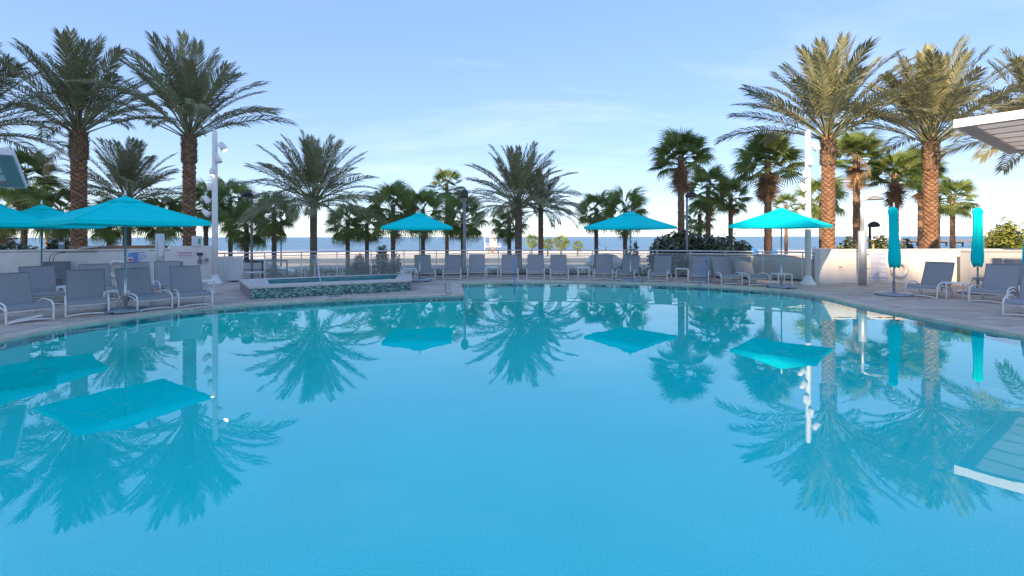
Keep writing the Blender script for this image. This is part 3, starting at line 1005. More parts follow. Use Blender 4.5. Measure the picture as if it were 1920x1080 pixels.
def closed_umbrella(px, py, label, seed, lean):
    t = thing('closed_umbrella', label, 'umbrella', P(px, py), R(seed * 17), 'closed turquoise umbrellas')
    rg = random.Random(seed)
    b = MB(); seg = 40
    prof = [(0.84, 0.04), (0.80, 0.125), (0.92, 0.155), (1.08, 0.165), (1.35, 0.145), (1.7, 0.125), (2.05, 0.115), (2.28, 0.115), (2.36, 0.135), (2.43, 0.12), (2.49, 0.055), (2.50, 0.02)]
    ph = rg.uniform(0, 6)
    for (z, r_) in prof:
        for q in range(seg):
            a = 2 * PI * q / seg
            fold = 1 + 0.17 * math.cos(8 * a + ph + 0.5 * math.sin(z * 2.2)) + 0.05 * math.sin(3 * a + z * 3)
            b.v.append((r_ * fold * .78 * math.cos(a) + lean * (z - 1.6) * 0.03, r_ * fold * .78 * math.sin(a), z + (0.04 * math.cos(4 * a + ph) if z < 0.9 else 0)))
    for k in range(len(prof) - 1):
        for q in range(seg):
            a = k * seg + q; c = k * seg + (q + 1) % seg
            b.f.append((a, c, c + seg, a + seg))
    b.build('folded_canopy', fabric, t, smooth=True)
    MB().tube([(0, 0, 0.05), (0, 0, 2.52)], 0.022, 12).build('pole', alu, t, smooth=True)
    MB().lathe([(0.03, 2.50), (0.02, 2.55), (0.022, 2.58), (0.008, 2.62)], 10).build('finial', white_paint if seed != 2 else dark_metal, t)
    MB().lathe([(0.45, 0.012), (0.45, 0.045), (0.40, 0.07), (0.10, 0.085), (0.035, 0.11)], 28).build('base_plate', base_m, t, smooth=True)
    MB().tube([(0, 0, 0.09), (0, 0, 0.40)], 0.034, 12).build('base_collar', grey_metal, t)
    s_ = MB()
    s_.lathe([(0.165, 1.02), (0.168, 1.06)], 24)
    return t
closed_umbrella(1676, 555, 'closed turquoise umbrella in front of the rules sign wall', 1, -1.2)
closed_umbrella(1833, 552, 'closed turquoise umbrella between the right side table and lounger', 2, 0.3)
closed_umbrella(1931, 556, 'closed turquoise umbrella cut off at the right photo edge', 3, 0)

# ================================================================== PALMS
def frond_mesh(name, m, length, droop, seed, bare=0.29, leaf=0.55, pairs=48, vee=0.42, hang=0.0):
    """a feather frond: rachis starts at the origin along +x and bends down by droop radians"""
    rg = random.Random(seed)
    b = MB(); n = 12
    pts = []; pos = Vector((0, 0, 0)); side = rg.uniform(-.10, .10)
    tang = []
    for i in range(n + 1):
        t = i / n
        ang = -droop * (t ** 1.5)
        dirv = Vector((math.cos(ang), side * t * 1.2, math.sin(ang))).normalized()
        pts.append(pos.copy()); tang.append(dirv)
        pos = pos + dirv * (length / n)
    b.tube(pts, [0.030 * length / 4 * (1 - 0.85 * i / n) + 0.004 for i in range(n + 1)], 4, False)
    for k in range(pairs):
        t = bare + (1 - bare) * (k + rg.uniform(-.3, .3)) / (pairs - 1)
        t = min(max(t, 0.02), 0.999)
        i = min(int(t * n), n - 1); f = t * n - i
        p = pts[i].lerp(pts[i + 1], f); tg = tang[i].lerp(tang[i + 1], f).normalized()
        sd = tg.cross(Vector((0, 0, 1)))
        if sd.length < 0.05:
            sd = Vector((0, 1, 0))
        sd.normalize(); upv = sd.cross(tg)
        u = (t - bare) / (1 - bare)
        ll = leaf * length / 4 * (0.55 + 0.75 * math.sin(PI * min(1, 0.12 + u * 0.80)) ** 0.8) * (1 if u < .93 else .8)
        for s in (-1, 1):
            fw = 0.62 + 0.75 * u + rg.uniform(-.12, .12)
            v = (tg * fw + sd * s * (1.0 - 0.35 * u) + upv * (vee + rg.uniform(-.16, .16))).normalized()
            l2 = ll * rg.uniform(.85, 1.12)
            wd = upv.cross(v).normalized() * 0.0165 * length / 4 * 1.3
            wd = (wd + upv * rg.uniform(-.01, .01))
            mid = p + v * l2 * .55 + Vector((0, 0, -hang * l2 * .12))
            tip = p + v * l2 + Vector((0, 0, -(0.10 + hang) * l2 - rg.uniform(0, .05)))
            i0 = len(b.v)
            b.v += [tuple(p - wd * .5), tuple(p + wd * .5), tuple(mid + wd), tuple(mid - wd), tuple(tip)]
            b.f += [(i0, i0 + 1, i0 + 2, i0 + 3), (i0 + 3, i0 + 2, i0 + 4)]
    return b.mesh(name, m)
FRONDS = {}
for dk, dr in enumerate((0.22, 0.42, 0.66, 0.90, 1.2)):
    FRONDS[dk] = [frond_mesh('frond', date_leaf, 4.0, dr, 10 * dk + q, hang=0.10 + .06 * dk) for q in range(3)]
DEADF = [frond_mesh('frond', date_dead, 3.6, 1.3, 90 + q, hang=0.5, vee=0.1) for q in range(2)]
boot_me = None
def boot_mesh():
    b = MB()
    # a broad blunt scale: lower edge pressed in, upper lip proud
    b.v += [(-.49, 0.0, 0.0), (0, 0.012, -.47), (.49, 0.0, 0.0), (.22, .040, .26), (-.22, .040, .26), (0.0, .052, -.02), (0, .0, .45), (-.18, .046, .05), (.18, .046, .05)]
    b.f += [(0, 1, 7), (1, 5, 7), (1, 8, 5), (1, 2, 8), (2, 3, 8), (5, 8, 3), (5, 3, 4), (5, 4, 7), (0, 7, 4), (3, 6, 4), (2, 6, 3), (0, 4, 6)]
    return b.mesh('leaf_base', boot_m)
def date_palm(label, px, Y, trunk_top_py, crown_r, n, seed, tr=0.26, boots=False, bulge=True, spread=1.0, low=0.0, upright=0.0, deadn=0, group='date palms', rz=None, bare_trunk=None):
    global boot_me
    rg = random.Random(seed)
    z0 = GZ(Y) if Y > 20 else -1.3
    X = (px - 960) * Y / F
    t = thing('date_palm', label, 'palm tree', (X, Y, z0), 0, group)
    ht = ZY(trunk_top_py, Y) - z0
    bz = ht - (1.25 if bulge else 0.0)     # where the plain trunk ends
    prof = []
    k = 0
    zz = -0.15
    while zz < bz:
        prof.append((tr * (1.12 - 0.12 * min(1, zz / 2.0)) * (1.0 if k % 2 else 0.93), zz)); zz += 0.08; k += 1
    prof.append((tr, bz))
    MB().lathe(prof, 14, jit=0.05, rg=rg).build('trunk', core_m if boots else (bare_trunk or trunk_grey), t, smooth=True)
    if boots:
        if boot_me is None:
            boot_me = boot_mesh()
        rows = 0; z = bz - 0.05; per = 6
        while z > 1.9 and rows < 40:
            for q in range(per):
                a = 2 * PI * (q + 0.5 * (rows % 2)) / per + rg.uniform(-.03, .03)
                # only the pieces that can be told apart from the pool side, all round the upper rows
                o = obj('leaf_base', boot_me, t)
                o.location = (tr * .96 * math.cos(a), tr * .96 * math.sin(a), z + rg.uniform(-.012, .012))
                o.rotation_euler = (rg.uniform(-.08, .08), rg.uniform(-.06, .06), a - PI / 2)
                s_ = tr * 2 * PI / per * 0.99
                o.scale = (s_, rg.uniform(1.0, 1.5), 0.192 * rg.uniform(.94, 1.06))
            z -= 0.100; rows += 1
    if bulge:
        br_ = tr * 1.28
        MB().lathe([(tr * .98, bz - 0.02), (br_ * 1.05, bz + 0.12), (br_ * 1.10, bz + 0.35), (br_ * 1.05, bz + 0.8), (br_ * .95, bz + 1.1), (br_ * .62, bz + 1.45), (br_ * .3, bz + 1.6)], 16, jit=0.04, rg=rg).build('crown_shaft', bulge_m, t, smooth=True)
        sp = MB()
        for _ in range(330):
            a = rg.uniform(0, 2 * PI); zz = bz + rg.uniform(0.02, 1.2)
            rr0 = br_ * 1.02
            c = Vector((rr0 * math.cos(a), rr0 * math.sin(a), zz)); tg = Vector((-math.sin(a), math.cos(a), 0)); ot = Vector((math.cos(a), math.sin(a), 0))
            w2 = rg.uniform(.025, .05); hh = rg.uniform(.07, .15)
            tip = c + ot * rg.uniform(.03, .08) + Vector((0, 0, hh))
            i0 = len(sp.v)
            sp.v += [tuple(c - tg * w2), tuple(c + tg * w2), tuple(tip + tg * w2 * .5), tuple(tip - tg * w2 * .5), tuple(c + Vector((0, 0, hh * .9)))]
            sp.f += [(i0, i0 + 1, i0 + 2, i0 + 3), (i0 + 3, i0 + 2, i0 + 4)]
        sp.build('cut_leaf_stubs', bulge_m, t, kind='stuff')
    sc = crown_r / 4.0
    ga_ = PI * (3 - math.sqrt(5)); a0 = rg.uniform(0, 6.28)
    for i in range(n):
        u = i / (n - 1)                     # 0 inner upright .. 1 outer low
        el = R(86) - (R(86) - R(8 + 26 * upright)) * (u ** 0.92) * spread - low * u + rg.uniform(-.09, .09)
        az = a0 + i * ga_ + rg.uniform(-.12, .12)
        dk = min(4, max(0, int(0.6 + u * 3.4 * (1 - .25 * upright) + rg.uniform(-.5, .7))))
        o = obj('frond', rg.choice(FRONDS[dk]), t)
        rad = tr * .55 * (0.3 + u)
        o.location = (rad * math.cos(az), rad * math.sin(az), ht - 0.05 - 0.30 * u + (0.25 if bulge else 0.1))
        o.rotation_euler = Matrix.Rotation(az, 3, 'Z').to_4x4().to_3x3().to_euler()
        o.rotation_mode = 'XYZ'
        M3 = Matrix.Rotation(az, 3, 'Z') @ Matrix.Rotation(-el, 3, 'Y') @ Matrix.Rotation(rg.uniform(-.5, .5), 3, 'X')
        o.rotation_euler = M3.to_euler()
        s_ = sc * rg.uniform(.86, 1.06) * (0.92 + 0.12 * u)
        o.scale = (s_, s_, s_)
    for i in range(deadn):
        o = obj('frond', DEADF[i % 2], t)
        az = rg.uniform(0, 6.28)
        o.location = (tr * .9 * math.cos(az), tr * .9 * math.sin(az), ht - 0.5)
        o.rotation_euler = (Matrix.Rotation(az, 3, 'Z') @ Matrix.Rotation(R(15), 3, 'Y')).to_euler()
        o.scale = (sc * .55,) * 3
        o['label'] = 'dry brown hanging frond'
    return t
date_palm('tall date palm on the left behind the two left umbrellas', 148, 21.0, 246, 4.1, 46, 1, 0.245, True, deadn=1, upright=.75)
date_palm('tall date palm standing just left of the left white pole', 355, 21.0, 254, 4.1, 46, 2, 0.21, True, upright=.75)
date_palm('tall date palm at the left photo edge with only fronds showing', -78, 20.5, 250, 4.3, 50, 3, 0.28, False, upright=.1)
date_palm('tall sunlit date palm directly behind the right white pole', 1553, 21.0, 260, 4.1, 50, 4, 0.215, True, upright=.7, deadn=1)
date_palm('tall sunlit date palm right of the other one, left of the white canopy', 1745, 21.0, 268, 4.1, 50, 5, 0.215, True, upright=.7)
date_palm('sunlit date palm at the right photo edge behind the white canopy', 1962, 21.5, 262, 4.3, 50, 6, 0.27, False, upright=.15)
date_palm('shorter date palm between the two tall ones on the left', 238, 33.0, 372, 4.3, 48, 7, 0.26, False, False, upright=.25)
date_palm('date palm standing alone behind the spa', 588, 27.5, 376, 4.1, 58, 8, 0.20, False, False, low=.12)
date_palm('date palm at the centre beyond the blue hand rail', 972, 31.0, 382, 4.0, 56, 9, 0.23, False, False, low=.10)
date_palm('smaller date palm just right of the centre date palm', 1014, 33.5, 390, 2.9, 42, 10, 0.19, False, False, low=.25, bare_trunk=trunk_red)

def fan_mesh(name, m, seed, droop=0.35, fold=0.25, nseg=26, span=230, petiole=1.0, blade=0.95):
    """a fan leaf: petiole along +x then a pleated fan of pointed segments"""
    rg = random.Random(seed); b = MB()
    pts = [(petiole * q / 5, 0, -0.10 * petiole * (q / 5) ** 2) for q in range(6)]
    b.tube(pts, [0.020 - 0.0018 * q for q in range(6)], 4, False)
    c = Vector(pts[-1])
    for k in range(nseg):
        a = R(-span / 2 + span * (k + .5) / nseg)
        da = R(span / nseg)
        ll = blade * (0.80 + 0.24 * math.cos(a * 0.75)) * rg.uniform(.90, 1.08)
        dirv = Vector((math.cos(a), math.sin(a), 0))
        tip_d = droop * rg.uniform(.7, 1.35)
        def at(r, ang, dz=0.0):
            x = c.x + r * math.cos(ang); y_ = r * math.sin(ang)
            # folded along the mid rib, arching down outwards
            z = c.z - fold * abs(math.sin(ang)) * r * 0.9 - 0.10 * droop * r * r * 2 + dz
            return Vector((x, y_, z))
        r1 = ll * 0.48
        i0 = len(b.v)
        p0 = at(0.03, a)
        pl_, pr_, pm = at(r1, a - da / 2, -0.02), at(r1, a + da / 2, -0.02), at(r1, a, 0.018)
        r2 = ll * 0.78
        ql, qr = at(r2, a - da * .16, -tip_d * .22 * ll), at(r2, a + da * .16, -tip_d * .22 * ll)
        tp = at(ll * (1 - .12 * tip_d), a, -tip_d * .62 * ll)
        b.v += [tuple(v) for v in (p0, pl_, pm, pr_, ql, qr, tp)]
        b.f += [(i0, i0 + 1, i0 + 2), (i0, i0 + 2, i0 + 3), (i0 + 1, i0 + 4, i0 + 2), (i0 + 2, i0 + 4, i0 + 5), (i0 + 2, i0 + 5, i0 + 3), (i0 + 4, i0 + 6, i0 + 5)]
    return b.mesh(name, m)
FANS = {'w': [fan_mesh('fan_leaf', fan_leaf, q, .22 + .12 * q, .15 + .08 * q, 24, 205 + 10 * q) for q in range(4)],
        's': [fan_mesh('fan_leaf', fan_leaf, 20 + q, .55 + .15 * q, .35 + .10 * q, 26, 250, 1.0, 1.0) for q in range(4)],
        'd': [fan_mesh('dead_leaf', fan_dead, 40 + q, .5, 1.5, 18, 150, .55, 1.05) for q in range(3)]}
def fan_palm(label, px, Y, crown_py, half_px, kind, n, seed, tr=0.15, skirt=0, trunk=None, base_px=None, low=-50, group='fan palms', tm=None):
    rg = random.Random(seed)
    z0 = GZ(Y); X = (px - 960) * Y / F
    t = thing('fan_palm', label, 'palm tree', (X, Y, z0), 0, group)
    rad = half_px * Y / F
    ht = ZY(crown_py, Y) - z0
    bx = 0.0 if base_px is None else (base_px - px) * Y / F
    prof_n = max(10, int(ht / 0.12)); pts = []; rr0 = []
    for i in range(prof_n + 1):
        u = i / prof_n
        pts.append((bx * (1 - u) ** 1.6, 0, -0.1 + (ht + .1) * u)); rr0.append(tr * (1.18 - .25 * u) * rg.uniform(.90, 1.08))
    MB().tube(pts, rr0, 10).build('trunk', tm or (trunk_red if kind == 'w' else trunk_grey), t, smooth=True)
    st = MB()
    for _ in range(int(60 + 14 * ht)):                      # old leaf stubs on the trunk
        u = rg.uniform(.35, 1) if kind == 's' else rg.uniform(.15, 1)
        a = rg.uniform(0, 6.28); c = Vector((bx * (1 - u) ** 1.6, 0, ht * u)); ot = Vector((math.cos(a), math.sin(a), 0)); tg = Vector((-ot.y, ot.x, 0))
        p = c + ot * tr * .95; tip = p + ot * rg.uniform(.03, .09) + Vector((0, 0, rg.uniform(.06, .2)))
        i0 = len(st.v); st.v += [tuple(p - tg * .035), tuple(p + tg * .035), tuple(tip)]; st.f.append((i0, i0 + 1, i0 + 2))
    st.build('leaf_stubs', tm or (trunk_red if kind == 'w' else trunk_grey), t, kind='stuff')
    ga_ = PI * (3 - math.sqrt(5)); a0 = rg.uniform(0, 6.28)
    sc = rad / 1.72
    for i in range(n):
        u = i / (n - 1)
        el = R(84) + (R(low) - R(84)) * u ** 0.9 + rg.uniform(-.14, .14)
        az = a0 + i * ga_ + rg.uniform(-.2, .2)
        o = obj('fan_leaf', rg.choice(FANS[kind]), t)
        o.location = (0.05 * math.cos(az), 0.05 * math.sin(az), ht - 0.1 - .25 * u)
        o.rotation_euler = (Matrix.Rotation(az, 3, 'Z') @ Matrix.Rotation(-el, 3, 'Y') @ Matrix.Rotation(rg.uniform(-.5, .5), 3, 'X')).to_euler()
        s_ = sc * rg.uniform(.82, 1.08); o.scale = (s_, s_, s_)
    for i in range(skirt):
        az = a0 + i * ga_
        o = obj('dead_leaf', rg.choice(FANS['d']), t)
        o.location = (tr * .5 * math.cos(az), tr * .5 * math.sin(az), ht - 0.15 - 1.25 * sc * (i / skirt))
        o.rotation_euler = (Matrix.Rotation(az, 3, 'Z') @ Matrix.Rotation(R(rg.uniform(74, 90)), 3, 'Y') @ Matrix.Rotation(rg.uniform(-.4, .4), 3, 'X')).to_euler()
        s_ = sc * rg.uniform(.55, .85); o.scale = (s_ * 1.1, s_ * .75, s_ * .75)
    return t
FP = [  # label, px, Y, crown py, half px, kind, leaves, skirt
 ('fan palm rising behind the pale canopy corner at the top left', 45, 30, 325, 56, 'w', 30, 16),
 ('small sunlit yellow green fan palm far behind the left umbrellas', 88, 62, 350, 24, 'w', 20, 0),
 ('dark fan palm behind the left back row umbrella', 112, 30, 392, 50, 's', 28, 10),
 ('dark fan palm at the left photo edge above the umbrellas', 4, 33, 395, 48, 's', 26, 12),
 ('dark fan palm behind the crown of the big left umbrella', 205, 34, 405, 44, 's', 26, 8),
 ('dark low fan palm right of the big left umbrella crown', 302, 34, 402, 46, 's', 28, 8),
 ('fan palm between the tall date palm and the left white pole', 386, 34, 375, 42, 's', 28, 6),
 ('taller fan palm just right of the left white pole', 432, 36, 372, 44, 's', 30, 6),
 ('low fan palm in front of the dark street lamp', 462, 33, 418, 42, 's', 28, 4),
 ('dark fan palm with a brown hanging leaf left of the lone date palm', 514, 32, 398, 42, 's', 30, 6),
 ('left fan palm of the low pair right of the lone date palm', 652, 36, 412, 38, 's', 28, 4),
 ('right fan palm of the low pair right of the lone date palm', 688, 38, 418, 36, 's', 26, 3),
 ('broad fan palm left of the umbrella beside the spa', 737, 34, 384, 50, 's', 32, 8),
 ('fan palm directly behind the umbrella beside the spa', 793, 36, 392, 46, 's', 30, 6),
 ('tall bright green fan palm above the umbrella beside the spa', 838, 42, 345, 34, 'w', 22, 0),
 ('fan palm with its crown around the grey lamp post', 868, 34, 402, 46, 's', 30, 5),
 ('fan palm in the shade behind the centre date palm', 955, 37, 415, 36, 's', 26, 4),
 ('fan palm left of the corner-on umbrella on the far side', 1118, 37, 392, 38, 's', 28, 4),
 ('fan palm behind the corner-on umbrella on the far side', 1172, 35, 392, 44, 's', 30, 5),
 ('tall fan palm with a brown skirt above the dark bush', 1277, 29, 292, 56, 'w', 34, 26),
 ('dense fan palm right of the tall one above the dark bush', 1328, 33, 350, 42, 'w', 30, 8),
 ('small low fan palm half hidden above the dark bush', 1312, 38, 402, 30, 's', 22, 2),
 ('fan palm with drooping leaves above the right end of the dark bush', 1370, 34, 366, 36, 'w', 26, 4),
 ('tall sunlit fan palm with a brown skirt behind the rightmost open umbrella', 1440, 28, 300, 58, 'w', 36, 26),
 ('small far sunlit palm seen above the rightmost open umbrella', 1474, 50, 384, 26, 'w', 22, 3),
 ('sunlit fan palm half hidden behind the left of the two tall date palms', 1540, 36, 370, 44, 's', 28, 8),
 ('fan palm with a dark skirt between the two tall sunlit date palms', 1606, 30, 290, 50, 'w', 32, 24),
 ('fan palm with a dark hanging skirt above the closed umbrella', 1678, 29, 326, 48, 'w', 32, 26),
 ('fan palm half hidden behind the right of the two tall date palms', 1726, 32, 315, 46, 'w', 30, 6),
 ('bright fan palm in the open right of the tall date palms', 1786, 34, 368, 40, 'w', 30, 3),
 ('slim fan palm left of the bright one on the right', 1758, 36, 372, 30, 'w', 22, 4),
 ('leftmost of the four small palms out on the beach', 997, 98, 450, 13, 's', 22, 2),
 ('second of the four small palms out on the beach', 1027, 104, 455, 11, 's', 22, 2),
 ('third and broadest of the four small palms out on the beach', 1052, 95, 453, 15, 's', 24, 3),
 ('rightmost and lowest of the four small palms out on the beach', 1083, 108, 459, 10, 's', 20, 2)]
for i, (lb_, px, Y_, cy, hp, kd, nn, sk) in enumerate(FP):
    fan_palm(lb_, px, Y_, cy, hp, kd, int(nn * (1.3 if kd == 'w' else 1.0)), 200 + i, tr=0.19 if (kd == 'w' and sk > 20) else 0.15, skirt=int(sk * .85), low=-12 if sk > 20 else -45)

# ================================================================== SHRUBS
def leaf_cloud(rg, blobs, n, size, round_leaf=True):
    b = MB()
    for _ in range(n):
        cx, cy, cz, rx, ry, rz = rg.choice(blobs)
        v = Vector((rg.gauss(0, 1), rg.gauss(0, 1), rg.gauss(0, 1))).normalized() * rg.uniform(.55, 1.06)
        p = Vector((cx + v.x * rx, cy + v.y * ry, cz + v.z * rz))
        if p.z < 0.02:
            p.z = rg.uniform(.02, .2)
        nrm = (v + Vector((rg.uniform(-.8, .8), rg.uniform(-.8, .8), rg.uniform(0, .9)))).normalized()
        a = nrm.orthogonal().normalized(); c = nrm.cross(a)
        s = size * rg.uniform(.6, 1.25); th_ = rg.uniform(0, 6.28)
        e1 = a * math.cos(th_) + c * math.sin(th_); e2 = nrm.cross(e1)
        i0 = len(b.v)
        if round_leaf:
            for q in range(6):
                t_ = 2 * PI * q / 6
                b.v.append(tuple(p + e1 * s * math.cos(t_) + e2 * s * .85 * math.sin(t_) + nrm * (s * .18 if q % 3 == 0 else 0)))
            b.f.append(tuple(range(i0, i0 + 6)))
        else:
            b.v += [tuple(p - e1 * s), tuple(p + e2 * s * .3), tuple(p + e1 * s * 1.2), tuple(p - e2 * s * .3)]
            b.f.append((i0, i0 + 1, i0 + 2, i0 + 3))
    return b
def shrub(name, label, px, Y, wpx, top_py, m, n, size, seed, cat='bush', rnd_leaf=True, flowers=None, group=None, nb=14, depth_=1.0):
    rg = random.Random(seed); z0 = GZ(Y); X = (px - 960) * Y / F
    t = thing(name, label, cat, (X, Y, z0), 0, group)
    hw = wpx / 2 * Y / F; h = ZY(top_py, Y) - z0
    blobs = []
    for _ in range(nb):
        bx = rg.uniform(-.78, .78); by = rg.uniform(-.7, .7); r_ = rg.uniform(.26, .40)
        top = h * (1 - .35 * bx * bx)
        bzz = rg.uniform(.35, .80) * top
        blobs.append((bx * hw, by * hw * depth_ * .6, bzz, r_ * hw * rg.uniform(.7, 1.0), r_ * hw * .8, min(r_ * h * .75, top - bzz + .05)))
    leaf_cloud(rg, blobs, n, size, rnd_leaf).build('foliage', m, t)
    sb_ = MB()
    for bl in blobs:
        sb_.tube([(bl[0] * .2, bl[1] * .2, 0), (bl[0] * .7, bl[1] * .7, bl[2] * .6), (bl[0], bl[1], bl[2])], [.04, .03, .012], 5)
    sb_.build('stems', stem_m, t)
    if flowers:
        leaf_cloud(rg, blobs, int(n * .25), size * .8, False).build('flowers', flowers, t)
    return t
shrub('sea_grape_bush', 'large dark round-leaved bush behind the far loungers', 1300, 29.0, 190, 430, shrub_m, 7500, 0.105, 31, nb=30)
shrub('sea_grape_bush', 'dark bush behind the right wall between white pole and steel post', 1592, 24.0, 62, 440, shrub_m, 1800, 0.10, 32)
shrub('sea_grape_bush', 'dark bush behind the right wall beside the closed umbrella', 1655, 24.5, 66, 436, shrub_m, 2000, 0.10, 33)
shrub('sea_grape_bush', 'dark bush behind the right wall just right of the closed umbrella', 1702, 25.0, 48, 446, shrub_m, 1200, 0.10, 34)
shrub('hedge_bush', 'bright green bush above the wall at the right photo edge', 1893, 23.0, 110, 408, shrub_warm, 6500, 0.13, 35, rnd_leaf=False, nb=22)
shrub('flowering_bush', 'red flowering bush behind the right end of the spa', 722, 26.0, 60, 455, shrub_m, 1500, 0.06, 36, flowers=red_leaf)
shrub('flowering_bush', 'small red flowering bush behind the corner-on umbrella pole', 1186, 27.0, 40, 446, shrub_m, 700, 0.06, 37, flowers=red_leaf)
shrub('low_bush', 'low grey green bush behind the left part of the spa', 520, 27.0, 85, 497, shrub_m, 1800, 0.06, 38, rnd_leaf=False)
shrub('low_bush', 'low green bush behind the lounger right of the corner-on umbrella', 1262, 25.5, 70, 482, shrub_m, 1500, 0.07, 39, rnd_leaf=False)
shrub('low_bush', 'dark bush along the left garden wall, left part', 30, 24.0, 150, 440, shrub_m, 2600, 0.10, 40)
shrub('low_bush', 'dark bush along the left garden wall near the floodlight', 122, 25.0, 110, 442, shrub_m, 2200, 0.10, 41)
def grass_clump(label, px, Y, wpx, top_py, n, seed):
    rg = random.Random(seed); z0 = GZ(Y); t = thing('grass_clump', label, 'ornamental grass', PX(px, Y, z0), 0)
    hw = wpx / 2 * Y / F; h = ZY(top_py, Y) - z0
    b = MB()
    for _ in range(n):
        a = rg.uniform(0, 6.28); e = rg.uniform(0.05, 1.0); ln = rg.uniform(.7, 1.05)
        r0 = rg.uniform(0, .18)
        p0 = Vector((r0 * math.cos(a), r0 * math.sin(a), 0)); ot = Vector((math.cos(a), math.sin(a), 0)); tg = Vector((-ot.y, ot.x, 0)) * 0.014
        p1 = p0 + ot * hw * e * .5 * ln + Vector((0, 0, h * ln * (1 - .35 * e)))
        p2 = p0 + ot * hw * e * ln + Vector((0, 0, h * ln * (1.0 - .72 * e * e)))
        i0 = len(b.v)
        b.v += [tuple(p0 - tg), tuple(p0 + tg), tuple(p1 + tg), tuple(p1 - tg), tuple(p2)]
        b.f += [(i0, i0 + 1, i0 + 2, i0 + 3), (i0 + 3, i0 + 2, i0 + 4)]
    b.build('blades', grass_m, t)
    MB().lathe([(0.2, 0), (0.18, .12), (.05, .2)], 10).build('crown_base', stem_m, t)
grass_clump('round spiky ornamental grass clump behind the spa', 674, 25.0, 70, 476, 900, 51)
grass_clump('spiky grass clump behind the right end of the dark bush', 1255, 27.0, 60, 474, 500, 52)
# low planting strip between railing and promenade
gp = MB(); rg = random.Random(77)
for _ in range(9000):
    yv = rg.uniform(33, 45.5); xv = rg.uniform(-24, 24)
    if math.sin(xv * .7) + math.sin(xv * .23 + 1) + rg.uniform(-1, 1) < -0.2:
        continue
    z0 = GZ(yv); a = rg.uniform(0, 3.14); h = rg.uniform(.15, .45); tg = Vector((math.cos(a), math.sin(a), 0)) * .05
    c = Vector((xv, yv, z0)); tip = c + Vector((rg.uniform(-.15, .15), rg.uniform(-.15, .15), h))
    i0 = len(gp.v); gp.v += [tuple(c - tg), tuple(c + tg), tuple(tip)]; gp.f.append((i0, i0 + 1, i0 + 2))
g_ = gp.build('ground_cover', grass_m, kind='stuff')
tag(g_, 'low grassy ground cover between the railing and the promenade', 'ground cover')

# ================================================================== POLES, LAMPS
glow = mat('lamp_glow', (0.9, 0.75, 0.5), 0.4, 0.02, 3, emit=((1.0, 0.72, 0.38), 1.6))
lens_m = mat('lamp_lens', (0.5, 0.52, 0.55), 0.2, 0.05, 3)
def light_pole(label, px, py, top_py, heads):
    c = P(px, py); Y = c.y
    t = thing('light_pole', label, 'light pole', c, 0, 'tall white light poles')
    top = ZY(top_py, Y)
    MB().tube([(0, 0, 0.2), (0, 0, 2.3), (0, 0, top - .12), (0.0, 0, top)], [0.098, 0.094, 0.085, 0.05], 20).build('shaft', pole_white, t, smooth=True)
    MB().lathe([(0.255, 0.0), (0.255, 0.04), (0.235, 0.07), (0.14, 0.20), (0.105, 0.30), (0.1, 0.34)], 24).build('flared_base', pole_white, t, smooth=True)
    for (hx, hy, size, lit, tilt) in heads:
        x = (hx - px) * Y / F; z = ZY(hy, Y)
        s = 1 if x > 0 else -1
        size *= 0.84
        if abs(x) < 0.04:
            x = 0.0; yy = -0.16
        else:
            yy = -0.04
        hd = Matrix.Translation((x, yy, z)) @ Matrix.Rotation(R(tilt) * s, 4, 'Y')
        b = MB()
        prof_ = [(0.03, .62), (0.075, .55), (0.105, .30), (0.115, 0.0), (0.115, -.42), (0.10, -.46)]
        i0 = len(b.v)
        b.lathe([(r_ * size, z_ * .33 * size) for r_, z_ in reversed(prof_)], 14)
        b.v = [tuple(hd @ Vector(v)) for v in b.v]
        h = b.build('lamp_head', pole_white, t, smooth=True)
        b2 = MB().lathe([(0.0, -.47 * .33 * size), (0.088 * size, -.465 * .33 * size), (0.088 * size, -.40 * .33 * size)], 14)
        b2.v = [tuple(hd @ Vector(v)) for v in b2.v]
        b2.build('lens', glow if lit else lens_m, h)
        MB().tube([(0.05 * s if x else 0, 0 if x else -.05, z + .03), (x * .7, yy * .7, z + .04), (x, yy, z + .07)], 0.016, 8).build('bracket', pole_white, t)
    return t
light_pole('tall white light pole with six lamp heads on the left', 403, 532, 242,
           [(419.5, 275, 1.15, True, -32), (411, 298, 1.0, False, -25), (402.5, 322, .8, True, 0), (395, 350, .95, False, 5), (389.5, 374, 1.0, False, 30), (388.5, 399, 1.0, False, 45)])
light_pole('tall white light pole with six lamp heads on the right', 1515, 535.5, 245,
           [(1528.5, 276, 1.1, False, -32), (1516, 305, .95, False, 0), (1509, 328, .9, False, 10), (1504.5, 353, 1.0, False, 30), (1502, 377, 1.0, False, 40), (1503, 401, 1.0, False, 45)])
